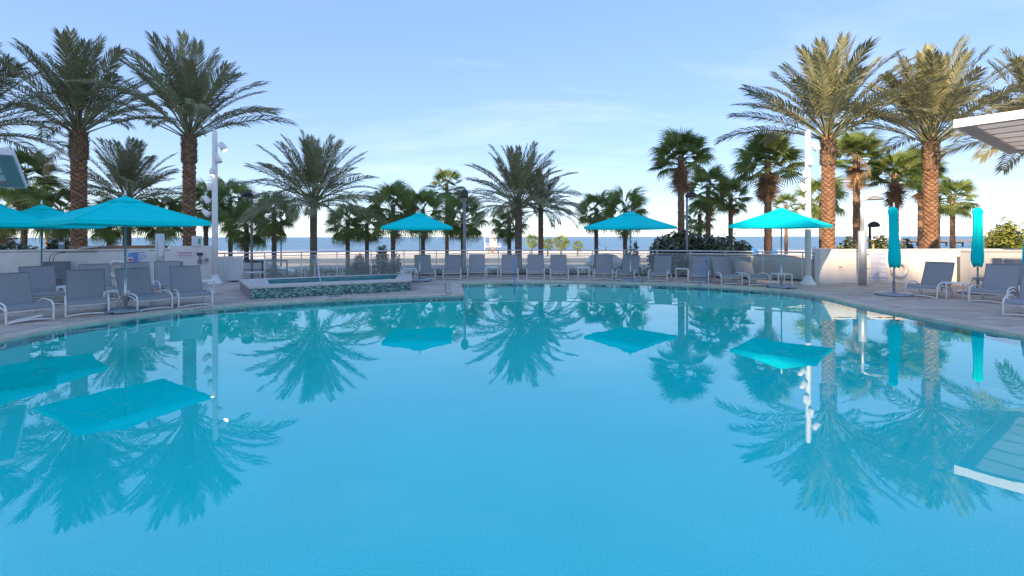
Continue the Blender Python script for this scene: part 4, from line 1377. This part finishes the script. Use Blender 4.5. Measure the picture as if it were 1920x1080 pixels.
def street_lamp(label, px, Y, head_py, r_, m, style, side=-1, group='street lamps'):
    z0 = GZ(Y); t = thing('street_lamp', label, 'street lamp', PX(px, Y, z0), 0, group)
    zt = ZY(head_py, Y) - z0
    MB().tube([(0, 0, 0), (0, 0, 1.0), (0, 0, zt)], [r_ * 1.25, r_, r_ * .8], 12).build('post', m, t, smooth=True)
    MB().lathe([(r_ * 2, 0), (r_ * 2, .15), (r_ * 1.3, .3)], 14).build('foot', m, t)
    if style == 'dome':
        h = MB().lathe([(0.02, .0), (.30, .02), (.34, .08), (.30, .20), (.18, .30), (.05, .36)], 16, (side * .25, 0, zt - .1)).build('lamp_head', dark_metal, t, smooth=True)
        MB().lathe([(.26, 0), (.26, .015)], 16, (side * .25, 0, zt - .115)).build('lens', lens_m, h)
        MB().tube([(0, 0, zt - .02), (side * .25, 0, zt + .1)], .03, 8).build('arm', dark_metal, t)
    elif style == 'box':
        h = MB().lathe([(.16, 0), (.20, .1), (.20, .35), (.12, .45), (.03, .50)], 10, (0, 0, zt)).build('lamp_head', dark_metal, t)
        MB().lathe([(.15, 0), (.15, .02)], 10, (0, 0, zt - .025)).build('lens', lens_m, h)
    else:
        MB().tube([(0, 0, zt - .05), (side * .15, 0, zt + .08), (side * .4, 0, zt + .12)], .035, 8).build('arm', m, t, smooth=True)
        h = MB().lathe([(.05, .10), (.22, .06), (.27, 0), (.25, -.03)][::-1], 14, (side * .55, 0, zt + .08)).build('lamp_head', m, t, smooth=True)
        MB().lathe([(.2, 0), (.2, .012)], 14, (side * .55, 0, zt + .035)).build('lens', lens_m, h)
    return t
street_lamp('dark domed street lamp right of the left white pole', 472, 27.0, 366, .075, grey_metal, 'dome', -1)
street_lamp('grey street lamp with dark head right of the umbrella beside the spa', 871, 25.0, 372, .09, grey_metal, 'box')
street_lamp('street lamp with dark head standing in front of the dark bush', 1288, 27.5, 368, .075, grey_metal, 'dome', 1)
street_lamp('short dark street lamp behind the wall right of the steel post', 1631, 30.0, 424, .08, dark_metal, 'dome', 1)
street_lamp('pale street lamp behind the wall beside the second closed umbrella', 1851, 34.0, 421, .06, pole_white, 'arm', 1)
street_lamp('thin distant lamp post between fan palms left of the lone date palm', 527, 44.0, 405, .07, grey_metal, 'box')
# steel tube posts with shower arm / lamp on the deck
def tube_post(label, px, py, top_py, lamp):
    c = P(px, py); t = thing('steel_post', label, 'post', c, 0, 'brushed steel tube posts')
    zt = ZY(top_py, c.y)
    MB().tube([(0, 0, 0), (0, 0, zt - .01), (0, 0, zt)], [.125, .125, .11], 24).build('tube', steel_dull, t, smooth=True)
    b = MB(); b.box(.11, .17, -.1, -.05, 1.02, 1.06); b.box(.11, .165, -.1, -.05, .55, .58)
    b.build('push_valve', steel, t)
    if lamp:
        z2 = ZY(376, c.y)
        MB().tube([(0, 0, zt), (0, 0, z2)], .045, 12).build('upper_tube', steel_dull, t, smooth=True)
        MB().tube([(0, 0, z2 - .03), (.2, 0, z2 + .06), (.5, 0, z2 + .10)], .035, 8).build('arm', steel_dull, t, smooth=True)
        MB().lathe([(.25, -.02), (.26, .02), (.2, .07), (.06, .11)], 16, (.42, 0, z2 + .02)).build('lamp_head', grey_metal, t, smooth=True)
    return t
tube_post('brushed steel tube post with a lamp arm in front of the right wall', 1617, 536, 434, True)
tube_post('brushed steel tube post in front of the left wall', 300, 541, 437, False)

# ================================================================== CANOPIES (two pavilions reach into the picture)
can_white = mat('canopy_fascia', (0.72, 0.71, 0.70), 0.5, 0.04, 2)
can_beam = mat('canopy_beam', (0.33, 0.32, 0.32), 0.6, 0.08, 2)
can_panel = mat('canopy_panel', (0.82, 0.80, 0.77), 0.7, 0.05, 2, transl=0.45)
def canopy(label, A, u, lu, v, lv, th, nu, nv, legs):
    """A: near outer corner (underside); u, v: edge directions"""
    A = Vector(A); u = Vector(u).normalized(); v = Vector(v).normalized(); n = u.cross(v).normalized()
    if n.z < 0: n = -n
    t = thing('pavilion_canopy', label, 'canopy', (0, 0, 0), 0, 'pavilion canopies')
    def bx(nm, u0, u1, v0, v1, w0, w1, m):
        b = MB().box(u0, u1, v0, v1, w0, w1)
        b.v = [tuple(A + u * p[0] + v * p[1] + n * p[2]) for p in b.v]
        return b.build(nm, m, t)
    bx('fascia', 0, lu, 0, .03, -.01, th, can_white); bx('fascia', 0, lu, lv - .03, lv, -.01, th, can_white)
    bx('fascia', 0, .03, .031, lv - .031, -.01, th, can_white); bx('fascia', lu - .03, lu, .031, lv - .031, -.01, th, can_white)
    f = .34
    bx('frame_beam', .031, lu - .031, .031, f, 0.0, th - .06, can_beam); bx('frame_beam', .031, lu - .031, lv - f, lv - .031, 0.0, th - .06, can_beam)
    bx('frame_beam', .031, f, f, lv - f, 0.002, th - .06, can_beam); bx('frame_beam', lu - f, lu - .031, f, lv - f, 0.002, th - .06, can_beam)
    for k in range(1, nv):
        vv = f + (lv - 2 * f) * k / nv
        bx('cross_beam', f, lu - f, vv - .16, vv + .16, 0.004, th - .07, can_beam)
    for k in range(nv):
        v0 = f + (lv - 2 * f) * k / nv + (.16 if k else 0); v1 = f + (lv - 2 * f) * (k + 1) / nv - (.16 if k < nv - 1 else 0)
        for j in range(nu):
            u0 = f + (lu - 2 * f) * j / nu; u1 = f + (lu - 2 * f) * (j + 1) / nu
            if j:
                bx('panel_rib', u0 - .035, u0 + .035, v0 + .005, v1 - .005, .045, .11, can_beam)
            bx('ceiling_panel', u0 + (.036 if j else 0), u1 - (.036 if j < nu - 1 else 0), v0 + .005, v1 - .005, .06, .09, can_panel)
    for (lu_, lv_) in legs:
        p = A + u * lu_ + v * lv_
        MB().box(p.x - .1, p.x + .1, p.y - .1, p.y + .1, 0, p.z + n.z * .01).build('column', can_white, t)
    return t
canopy('white flat canopy corner hanging in at the upper right', (12.42, 13.5, 4.72), (.81, .586, 0), 7.3, (.586, -.81, 0), 6.0, .22, 6, 4, [(6.8, 5.5), (1.0, 5.5)])
canopy('pale tilted canopy corner at the left photo edge', (-12.35, 11.9, 3.72), (-.63, .75, -.245), 2.6, (-.75, -.66, 0), 4.2, .16, 3, 2, [(1.9, 3.6)])

# ================================================================== WALL FITTINGS AND SIGNS
def plate(name, label, cat, c, rz, w_, h_, thick, m, group=None):
    t = thing(name, label, cat, c, rz, group)
    MB().box(-w_ / 2, w_ / 2, -thick, 0, 0, h_).build('plate', m, t)
    return t
def rules_sign(label, c, rz, w_, h_, lines, footer, seed):
    t = plate('rules_sign', label, 'sign', c, rz, w_, h_, .008, sign_white, 'pool rules signs')
    rg = random.Random(seed)
    b = MB(); z = h_ * .93
    # heading and lines of small print: rows of word-length strokes
    rows = lines
    for k in range(rows):
        lh = .028 if k == 0 else .016
        x = -w_ * (.28 if k == 0 else .43); end = w_ * (.28 if k == 0 else rg.uniform(.05, .42))
        while x < end:
            wl = rg.uniform(.03, .085)
            b.box(x, min(x + wl, end), -.0095, -.0082, z - lh, z)
            x += wl + .014
        z -= (.06 if k == 0 else (h_ * (.74 if footer else .86)) / rows)
    b.build('small_print', blue_ink, t)
    if footer:
        o = obj('lettering', text_mesh('lettering', footer, w_ * .185, blue_ink), t)
        o.rotation_euler = (R(90), 0, 0); o.location = (0, -.0085, h_ * .05)
    return t
rules_sign('pool rules sign reading NO DIVING on the right wall', P(1647, 525.5, .06) + Vector((0, 0, 0)), 0, .66, 1.0, 17, 'NO DIVING', 3).location = (12.98, 16.985, 0.10)
lw = math.atan2(1.15, 2.55)
ls = rules_sign('blue pool rules sign on the left wall', (0, 0, 0), lw, .62, .8, 15, None, 4)
ls.location = (-12.85, 16.53, 0.42)
MB().box(-.29, -.02, -.0125, -.0100, .34, .72).build('blue_panel', mat('sign_blue', (.16, .30, .62), .6, .1, 6), ls)
o = plate('notice_sign', 'small white notice with red print on the left wall end', 'sign', (-11.52, 17.1, 1.0), R(24), .5, .22, .01, sign_white)
MB().box(-.22, .22, -.0115, -.0102, .155, .175).box(-.2, .2, -.0115, -.0102, .105, .125).box(-.22, .22, -.0115, -.0102, .045, .065).build('small_print', red_ink, o)
o.location = (-11.62, 17.06, 0.97)
# round border frame on the red notice
def ring(label, c, rz, r_, rt):
    t = thing('life_ring', label, 'life ring', c, rz, 'white life rings')
    b = MB(); sg, ss = 28, 10
    for i in range(sg):
        a = 2 * PI * i / sg
        for k in range(ss):
            q = 2 * PI * k / ss
            rr0 = r_ + rt * math.cos(q)
            b.v.append((rr0 * math.cos(a), rt * math.sin(q), rr0 * math.sin(a)))
    for i in range(sg):
        for k in range(ss):
            b.f.append((i * ss + k, i * ss + (k + 1) % ss, ((i + 1) % sg) * ss + (k + 1) % ss, ((i + 1) % sg) * ss + k))
    b.build('float', white_paint, t, smooth=True)
    for a in (0.4, 1.97, 3.54, 5.11):
        b = MB()
        for i in range(5):
            aa = a + i * .05
            for k in range(ss):
                q = 2 * PI * k / ss
                rr0 = r_ + rt * 1.06 * math.cos(q)
                b.v.append((rr0 * math.cos(aa), rt * 1.06 * math.sin(q), rr0 * math.sin(aa)))
        for i in range(4):
            for k in range(ss):
                b.f.append((i * ss + k, i * ss + (k + 1) % ss, (i + 1) * ss + (k + 1) % ss, (i + 1) * ss + k))
        b.build('rope_band', sign_white, t, smooth=True)
    MB().box(-.03, .03, .01, .09, r_ - .02, r_ + .10).build('hook', steel_dull, t)
    return t
ring('white life ring on the right wall below the closed umbrella', (13.66, 16.92, 0.50), 0, .24, .065)
ring('white life ring on the left wall behind the big umbrella pole', (-13.35, 16.24, 0.60), lw, .26, .065)
fx = plate('fire_box', 'small red and white box on the left wall beside the life ring', 'box', (-13.02, 16.40, .84), lw, .12, .16, .06, sign_white)
MB().box(-.045, .045, -.066, -.061, .03, .10).build('red_mark', red_ink, fx)
def outlet(label, loc, rz):
    t = plate('wall_outlet', label, 'outlet', loc, rz, .13, .10, .015, sign_white, 'small wall outlets')
    MB().box(-.045, .045, -.022, -.016, .035, .065).build('cover', dark_metal, t)
outlet('small outlet on the right wall left of the steel post', (11.62, 16.995, .53), 0)
outlet('small outlet on the left wall behind the umbrella', (-14.1, 15.92, .62), lw)
wp = plate('wall_phone', 'dark call phone on the end of the left wall', 'phone', (-11.20, 17.24, .72), R(24), .12, .16, .05, grey_metal)
MB().box(-.09, .09, -.08, -.03, .30, .40).build('handset', dark_metal, wp)
MB().tube([(0, -.03, .30), (0, -.05, .2), (0, -.03, .14)], .02, 8).build('cord', grey_metal, wp)
wb2 = plate('push_button', 'small dark button box right of the call phone', 'button', (-11.02, 17.32, .72), R(24), .1, .13, .04, grey_metal)
MB().lathe([(.03, 0), (.03, .01)], 10).build('button', sign_white, wb2).rotation_euler = (R(90), 0, 0)
wb2.children[1].location = (0, -.042, .065)
bx_ = plate('notice_box', 'white box with a green sticker on top of the left wall end', 'box', (-11.35, 17.32, 1.362), R(24), .30, .36, .16, sign_white)
MB().box(.05, .12, -.165, -.161, .06, .26).build('sticker', mat('green_sticker', (0.03, 0.35, 0.20), .5, .05, 3), bx_)
def cabinet(label, c, rz, w_, d_, h_, m):
    t = thing('equipment_box', label, 'equipment box', c, rz, 'grey equipment boxes')
    bevel(MB().box(-w_ / 2, w_ / 2, -d_, 0, 0, h_).build('case', m, t), .012)
    MB().box(-w_ / 2 + .03, w_ / 2 - .03, -d_ - .006, -d_ - .001, .04, h_ - .04).build('door', m, t)
    for k in range(4):
        MB().box(-w_ * .3, w_ * .3, -d_ - .012, -d_ - .007, h_ * .2 + k * .05, h_ * .2 + k * .05 + .02).build('vent_slat', dark_metal, t)
    MB().box(-w_ / 2 - .02, w_ / 2 + .02, -d_ - .02, .0, h_, h_ + .02).build('lid', m, t)
    return t
ebox = mat('equipment_grey', (0.20, 0.23, 0.27), 0.5, 0.1, 4)
cabinet('grey equipment box against the left wall behind loungers', (-14.72, 15.58, 0), lw, .62, .3, .88, ebox)
cabinet('grey equipment box against the far right wall behind a lounger', (16.7, 16.25, 0), 0, .66, .3, .90, ebox)
cabinet('narrow grey box at the left wall end behind a lounger', (-11.75, 16.9, 0), R(24), .26, .2, .80, ebox)
fl = thing('flood_light', 'flat floodlight leaning on top of the left wall', 'floodlight', (-14.1, 16.05, 1.28), lw)
bevel(MB().box(-.26, .26, -.16, .12, .03, .09, Matrix.Rotation(R(-8), 4, 'Y')).build('housing', steel_dull, fl), .02)
MB().box(-.22, .22, -.166, -.16, .045, .075, Matrix.Rotation(R(-8), 4, 'Y')).build('lens', glow if False else lens_m, fl)
MB().tube([(.2, 0, .05), (.42, 0, .09), (.62, 0, .10)], .02, 6).build('bracket', grey_metal, fl)
MB().box(-.05, .05, -.05, .05, 0, .04).build('foot', grey_metal, fl)
cb = thing('cable_loop', 'thin dark cable arching over the left equipment box', 'cable', (-14.72, 15.4, .88), lw)
MB().tube(catmull([(-.1, .0, .0), (-.08, .02, .18), (.05, .03, .30), (.4, .03, .31), (1.1, .03, .31)], 6), .009, 6).build('cable', dark_metal, cb)
MB().tube(catmull([(.0, .0, .0), (.02, .02, .18), (.12, .03, .28), (.3, .035, .30)], 6), .008, 6).build('cable', dark_metal, cb)
pbx = thing('timber_planter', 'long timber planter edge along the top of the left wall', 'planter', (-13.3, 16.75, 1.0), lw)
timber = mat('timber', (0.36, 0.22, 0.12), .8, .2, 4, stretch=(.4, 3, 3), bump=.2)
MB().box(-1.7, 1.0, 0.05, .35, 0, .36).build('side_board', timber, pbx)
MB().box(-1.74, 1.04, 0.03, .37, .361, .385).build('rim', timber, pbx)
sgn = plate('small_board', 'small grey board standing above the left wall by the umbrella pole', 'sign', (-15.2, 16.2, 1.25), lw, .16, .30, .02, ebox)
MB().box(-.06, .06, -.0235, -.0205, .19, .25).build('print', sign_white, sgn)
yf = thing('yellow_frame', 'yellow metal frame standing behind the right wall by the steel post', 'frame', (13.9, 18.6, 0), 0)
yel = mat('yellow_paint', (0.62, 0.40, 0.05), .5, .08, 4)
MB().tube([(-.28, 0, -1.3), (-.28, 0, 1.5)], .03, 8).build('upright', yel, yf); MB().tube([(.1, 0, -1.3), (.1, 0, 1.5)], .03, 8).build('upright', yel, yf)
MB().tube([(-.31, 0, 1.5), (.13, 0, 1.5)], .03, 8).build('top_bar', yel, yf)
# folded towel on the foot bar of the nearest left lounger
tw_ = P(40, 604, 0.0)
b = MB()
for i in range(9):
    for k in range(4):
        u_, v_ = i / 8, k / 3
        b.v.append((-.26 + .5 * u_, -.04 + .09 * v_, .018 + .035 * math.sin(PI * v_) * (.4 + u_) + .05 * u_))
for i in range(8):
    for k in range(3):
        a = i * 4 + k; b.f.append((a, a + 4, a + 5, a + 1))
tow = b.build('towel', mat('towel', (0.75, 0.72, 0.66), .95, .08, 20), None, smooth=True)
so = tow.modifiers.new('thick', 'SOLIDIFY'); so.thickness = .02
tow.location = (P(48, 603.5).x, P(48, 603.5).y, 0.03); tow.rotation_euler.z = R(58)
tag(tow, 'crumpled white towel at the foot of the nearest left lounger', 'towel')

# ================================================================== BEYOND THE RAILING
# dark green pipe barrier
pf = thing('pipe_barrier', 'dark pipe barrier beyond the railing behind the spa', 'barrier', (0, 0, 0))
pbm = mat('barrier_green', (0.02, 0.06, 0.06), .5, .1, 4)
a_, b_ = PX(400, 28.5), PX(538, 28.5)
for k in range(4):
    q = a_.lerp(b_, k / 3)
    MB().tube([(q.x, q.y, GZ(q.y)), (q.x, q.y, ZY(488, 28.5))], .04, 8).build('post', pbm, pf)
MB().tube([(a_.x, a_.y, ZY(488, 28.5)), (b_.x, b_.y, ZY(488, 28.5))], .04, 8).build('rail', pbm, pf)
MB().tube([(a_.x, a_.y, ZY(505, 28.5)), (b_.x, b_.y, ZY(505, 28.5))], .03, 8).build('rail', pbm, pf)
# parked cars
tyre_m = mat('tyre', (0.02, 0.02, 0.02), .85, .1, 9); rim_m = mat('rim', (.45, .45, .47), .3, .05, 5, metal=.9)
win_m = mat('car_glass', (0.02, 0.03, 0.035), .06, .05, 3); lamp_r = mat('tail_lamp', (.35, .02, .02), .25, .05, 3); lamp_w = mat('head_lamp', (.75, .76, .78), .15, .03, 3)
def car(label, loc, rz, col, nm):
    t = thing('parked_car', label, 'car', loc, rz, 'cars parked on the street')
    pm = mat(nm, col, .25, .02, 2, spec=.6)
    secs = [(-2.15, .45, .72, .78), (-2.0, .30, .88, .84), (-1.2, .24, .93, .88), (0, .22, .95, .89), (1.1, .24, .93, .88), (1.9, .28, .82, .84), (2.2, .42, .68, .74)]
    b = MB()
    for x, zl, zh, hw in secs:
        for (yy, zz) in ((-hw * .94, zl), (hw * .94, zl), (hw, (zl + zh) / 2), (hw * .95, zh), (-hw * .95, zh), (-hw, (zl + zh) / 2)):
            b.v.append((x, yy, zz))
    for i in range(len(secs) - 1):
        for k in range(6):
            a = i * 6 + k; c = i * 6 + (k + 1) % 6
            b.f.append((a, c, c + 6, a + 6))
    b.f += [tuple(range(5, -1, -1)), tuple(range(36, 42))]
    md = bevel(b.build('body', pm, t, smooth=False), .04, 2)
    b = MB(); gl = [(-1.95, .89, .78), (-1.45, 1.40, .64), (-.3, 1.50, .62), (.45, 1.42, .63), (1.15, .93, .80)]
    for x, z, hw in gl:
        b.v += [(x, -hw, z), (x, hw, z)]
    i0 = 0
    for i in range(4):
        b.f.append((2 * i, 2 * i + 1, 2 * i + 3, 2 * i + 2))
    b.poly([(x, -hw, z) for x, z, hw in gl]); b.poly([(x, hw, z) for x, z, hw in reversed(gl)])
    b.build('cabin', pm, t)
    def win(pts):
        MB().poly(pts).build('window', win_m, t)
    for s in (-1, 1):
        p = [(-1.70, s * .742, .97), (-.42, s * .745, .97), (-.42, s * .645, 1.41), (-1.38, s * .665, 1.34)]
        win(p if s < 0 else p[::-1])
        p = [(-.32, s * .745, .97), (.92, s * .775, .97), (.42, s * .655, 1.36), (-.32, s * .645, 1.42)]
        win(p if s < 0 else p[::-1])
        MB().box(1.95, 2.17, s * .62 - .14, s * .62 + .14, .58, .72).build('headlight', lamp_w, t)
        MB().box(-2.14, -2.0, s * .66 - .1, s * .66 + .1, .62, .80).build('tail_light', lamp_r, t)
    win([(.56, -.61, 1.37), (.56, .61, 1.37), (1.10, .74, .98), (1.10, -.74, .98)])
    win([(-1.90, -.73, .96), (-1.90, .73, .96), (-1.52, .62, 1.36), (-1.52, -.62, 1.36)])
    for x in (-1.35, 1.35):
        for s in (-1, 1):
            wh = MB().lathe([(.24, -.1), (.32, -.1), (.33, 0), (.32, .1), (.24, .1)], 18)
            wh.v = [(v[0] + x, v[2] + s * .80, v[1] + .33) for v in wh.v]
            w0 = wh.build('wheel', tyre_m, t)
            rm = MB().lathe([(.02, .0), (.22, .0), (.22, .02)], 14); rm.v = [(v[0] + x, s * (.905 + v[2]), v[1] + .33) for v in rm.v]
            rm.build('rim', rim_m, w0)
    return t
car('pale silver car parked beyond the railing behind the left end of the spa', PX(487, 33.5, GZ(33.5)), R(12), (.55, .57, .6), 'car_silver')
car('pale green grey car parked behind the lounger left of the corner-on umbrella', PX(1140, 47, GZ(47) + .03), R(4), (.42, .48, .46), 'car_green')
car('white car parked beyond the railing behind the dark bush loungers', PX(1335, 44, GZ(44)), R(-3), (.72, .72, .72), 'car_white')
# lifeguard tower
def hut():
    Y = 150; z0 = GZ(Y)
    t = thing('lifeguard_tower', 'small white lifeguard tower with pointed roof out on the beach', 'lifeguard tower', PX(925, Y, z0), 0)
    wm = mat('hut_white', (.74, .72, .68), .7, .04, 2)
    for sx in (-1, 1):
        for sy in (-1, 1):
            MB().tube([(sx * 1.5, sy * 1.3, -.2), (sx * 1.3, sy * 1.2, 1.9)], .12, 8).build('leg', timber, t)
    MB().box(-2.4, 2.4, -2.0, 2.0, 1.9, 2.05).build('platform', wm, t)
    MB().box(-1.05, 1.05, -1.0, 1.0, 2.05, 4.9).build('cabin_wall', wm, t)
    r_ = MB()
    e = 1.95
    for a, b in (((-e, -e), (e, -e)), ((e, -e), (e, e)), ((e, e), (-e, e)), ((-e, e), (-e, -e))):
        r_.poly([(*a, 4.95), (*b, 4.95), (0, 0, 6.2)])
    r_.poly([(-e, e, 4.95), (e, e, 4.95), (e, -e, 4.95), (-e, -e, 4.95)])
    rf = r_.build('roof', wm, t)
    MB().tube([(0, 0, 6.1), (0, 0, 6.6)], .08, 6).build('finial', wm, rf)
    MB().box(.1, .85, -1.03, -1.001, 3.6, 4.5).build('window', grey_metal, t)
    MB().box(-.75, -.1, -1.03, -1.001, 3.1, 3.6).build('blue_panel', mat('hut_blue', (.25, .45, .6), .6, .05, 2), t)
    for x0, x1 in ((1.2, 2.35), (-2.35, -1.2)):
        for z in (2.5, 3.0):
            MB().tube([(x0, -1.95, z), (x1, -1.95, z)], .05, 6).build('railing_bar', wm, t)
        MB().tube([(x0 if x0 < 0 else x1, -1.95, 2.05), (x0 if x0 < 0 else x1, -1.95, 3.1)], .06, 6).build('railing_post', wm, t)
    MB().box(-.5, .5, 0, 5.5, -.06, .06, Matrix.Translation((0, -2.0, 1.95)) @ Matrix.Rotation(R(180 + 20), 4, 'X') @ Matrix.Rotation(0, 4, 'Z')).build('ramp', timber, t)
    fp = thing('flag_pole', 'thin white flag pole beside the lifeguard tower', 'flag pole', PX(909, 149, GZ(149)))
    MB().tube([(0, 0, 0), (0, 0, ZY(405, 149) - GZ(149))], [.13, .09], 8).build('shaft', wm, fp)
    MB().lathe([(.25, 0), (.25, .3), (.15, .4)], 10).build('foot', wm, fp)
    MB().lathe([(.05, 0), (.14, .1), (.05, .22)], 8, (0, 0, ZY(405, 149) - GZ(149))).build('ball', wm, fp)
hut()
# blue beach cabanas
cab_m = mat('cabana_blue', (.03, .22, .55), .8, .1, 2, transl=.15)
def cabana(label, px, Y):
    t = thing('beach_cabana', label, 'beach cabana', PX(px, Y, GZ(Y)), R(20), 'blue beach cabanas')
    b = MB(); n, m_ = 8, 6
    for i in range(n + 1):
        a = PI * .95 * i / n
        for k in range(m_ + 1):
            x = -1.05 + 2.1 * k / m_
            b.v.append((x, .75 * math.cos(a) * 1.0 + .2, 1.65 * math.sin(a) * (1 - .10 * (x / 1.05) ** 2)))
    for i in range(n // 2 + 2, n + 1):
        pass
    for i in range(n):
        if i < 2:
            continue
        for k in range(m_):
            q = i * (m_ + 1) + k
            b.f.append((q, q + 1, q + m_ + 2, q + m_ + 1))
    b.build('hood', cab_m, t, smooth=True)
    for s in (-1, 1):
        MB().poly([(s * 1.04, .2, 0), (s * 1.04, -.5, 0), (s * 1.04, -.3, 1.1), (s * 1.04, .2, 1.5), (s * 1.04, .55, 1.0)]).build('side_cloth', cab_m, t)
    MB().box(-1.0, 1.0, -.9, .3, .25, .38).build('seat_pad', sign_white, t)
    return t
for k, (px, Y, lb_) in enumerate(((1352, 92, 'leftmost blue beach cabana on the sand, behind the steel hand rail'), (1412, 95, 'middle blue beach cabana on the sand left of the rightmost open umbrella'), (1447, 93, 'rightmost blue beach cabana on the sand behind the open umbrella pole'))):
    cabana(lb_, px, Y)
# pier
pr = thing('fishing_pier', 'long wooden pier on pilings over the sea at the right', 'pier', (0, 0, 0))
pier_m = mat('pier_wood', (.30, .24, .19), .9, .2, .5)
p0, p1 = Vector((PX(1680, 330).x, 330, 0)), Vector((PX(2050, 215).x, 215, 0))
dv = (p1 - p0).normalized(); nv = Vector((-dv.y, dv.x, 0)); LN = (p1 - p0).length
MP = Matrix.Translation(p0) @ Matrix.Rotation(math.atan2(dv.y, dv.x), 4, 'Z')
MB().box(0, LN, -3, 3, -1.9, -1.3, MP).build('pier_deck', pier_m, pr)
k = 4.0
while k < LN:
    for s in (-2.2, 2.2):
        q = MP @ Vector((k, s, 0))
        MB().tube([(q.x, q.y, -7), (q.x, q.y, -1.9)], .45, 8).build('piling', pier_m, pr)
    MB().box(k - .4, k + .4, -2.8, 2.8, -2.5, -1.902, MP).build('cross_cap', pier_m, pr)
    k += 11
for s in (-2.9, 2.9):
    rl = MB()
    rl.box(0, LN, s - .06, s + .06, -.35, -.22, MP); rl.box(0, LN, s - .05, s + .05, -.75, -.66, MP)
    q = 0.0
    while q < LN:
        rl.box(q, q + .15, s - .07, s + .07, -1.3, -.2, MP); q += 2.4
    rl.build('side_railing', pier_m, pr)
ph = thing('pier_house', 'white pier building with a mast at the far end of the pier', 'building', PX(1657, 345, -1.6))
hw_ = mat('hut_white2', (.70, .70, .72), .7, .04, 2)
MB().box(-7, 9, -4, 4, 0, 3.2).build('wall', hw_, ph)
b = MB(); b.poly([(-7.5, -4.5, 3.2), (9.5, -4.5, 3.2), (7, 0, 5.0), (-5, 0, 5.0)]); b.poly([(9.5, 4.5, 3.2), (-7.5, 4.5, 3.2), (-5, 0, 5.0), (7, 0, 5.0)]); b.poly([(-7.5, 4.5, 3.2), (-7.5, -4.5, 3.2), (-5, 0, 5.0)]); b.poly([(9.5, -4.5, 3.2), (9.5, 4.5, 3.2), (7, 0, 5.0)])
b.build('roof', hw_, ph)
MB().tube([(-3, 0, 4.5), (-3, 0, 14)], .2, 6).build('mast', hw_, ph)
for k in range(5):
    MB().box(-5.5 + k * 2.8, -4.0 + k * 2.8, -4.05, -4.001, 1.0, 2.2).build('window', grey_metal, ph)
for x in (-6, 0, 8):
    for y_ in (-3, 3):
        MB().tube([(x, y_, -6), (x, y_, 0)], .4, 8).build('piling', pier_m, ph)
# two people far out on the beach, standing
def figure(label, px, Y, top, legs_c, rz):
    t = thing('person', label, 'person', PX(px, Y, GZ(Y)), rz, 'people on the beach')
    me = bpy.data.meshes.new('body')
    J = [(0, 0, .92), (0, 0, 1.15), (0, 0, 1.40), (0, 0, 1.52), (0, .01, 1.66), (.10, 0, .88), (.12, -.02, .48), (.12, 0, .06), (-.10, 0, .88), (-.12, .05, .48), (-.12, .08, .06), (.19, 0, 1.38), (.25, .03, 1.12), (.24, -.04, .88), (-.19, 0, 1.38), (-.26, .02, 1.12), (-.26, -.05, .88), (.12, -.14, .03), (-.12, -.06, .03)]
    E = [(0, 1), (1, 2), (2, 3), (3, 4), (0, 5), (5, 6), (6, 7), (0, 8), (8, 9), (9, 10), (2, 11), (11, 12), (12, 13), (2, 14), (14, 15), (15, 16), (7, 17), (10, 18)]
    me.from_pydata(J, E, []); me.update()
    o = obj('body', me, t)
    o.modifiers.new('skin', 'SKIN')
    rad = [.15, .14, .16, .06, .11, .10, .07, .045, .10, .07, .045, .07, .05, .035, .07, .05, .035, .04, .04]
    for v, r_ in zip(me.skin_vertices[0].data, rad):
        v.radius = (r_, r_ * .8)
    me.skin_vertices[0].data[0].use_root = True
    o.modifiers.new('sub', 'SUBSURF').render_levels = 1
    me.materials.append(mat(top, legs_c, .9, .1, 4))
    return t
figure('person in dark clothes standing at the water between the far umbrellas', 1136, 185, 'cloth_dark', (.04, .045, .06), R(30))
figure('person in dark clothes standing at the water beside the right white pole', 1527, 190, 'cloth_navy', (.03, .035, .05), R(-40))
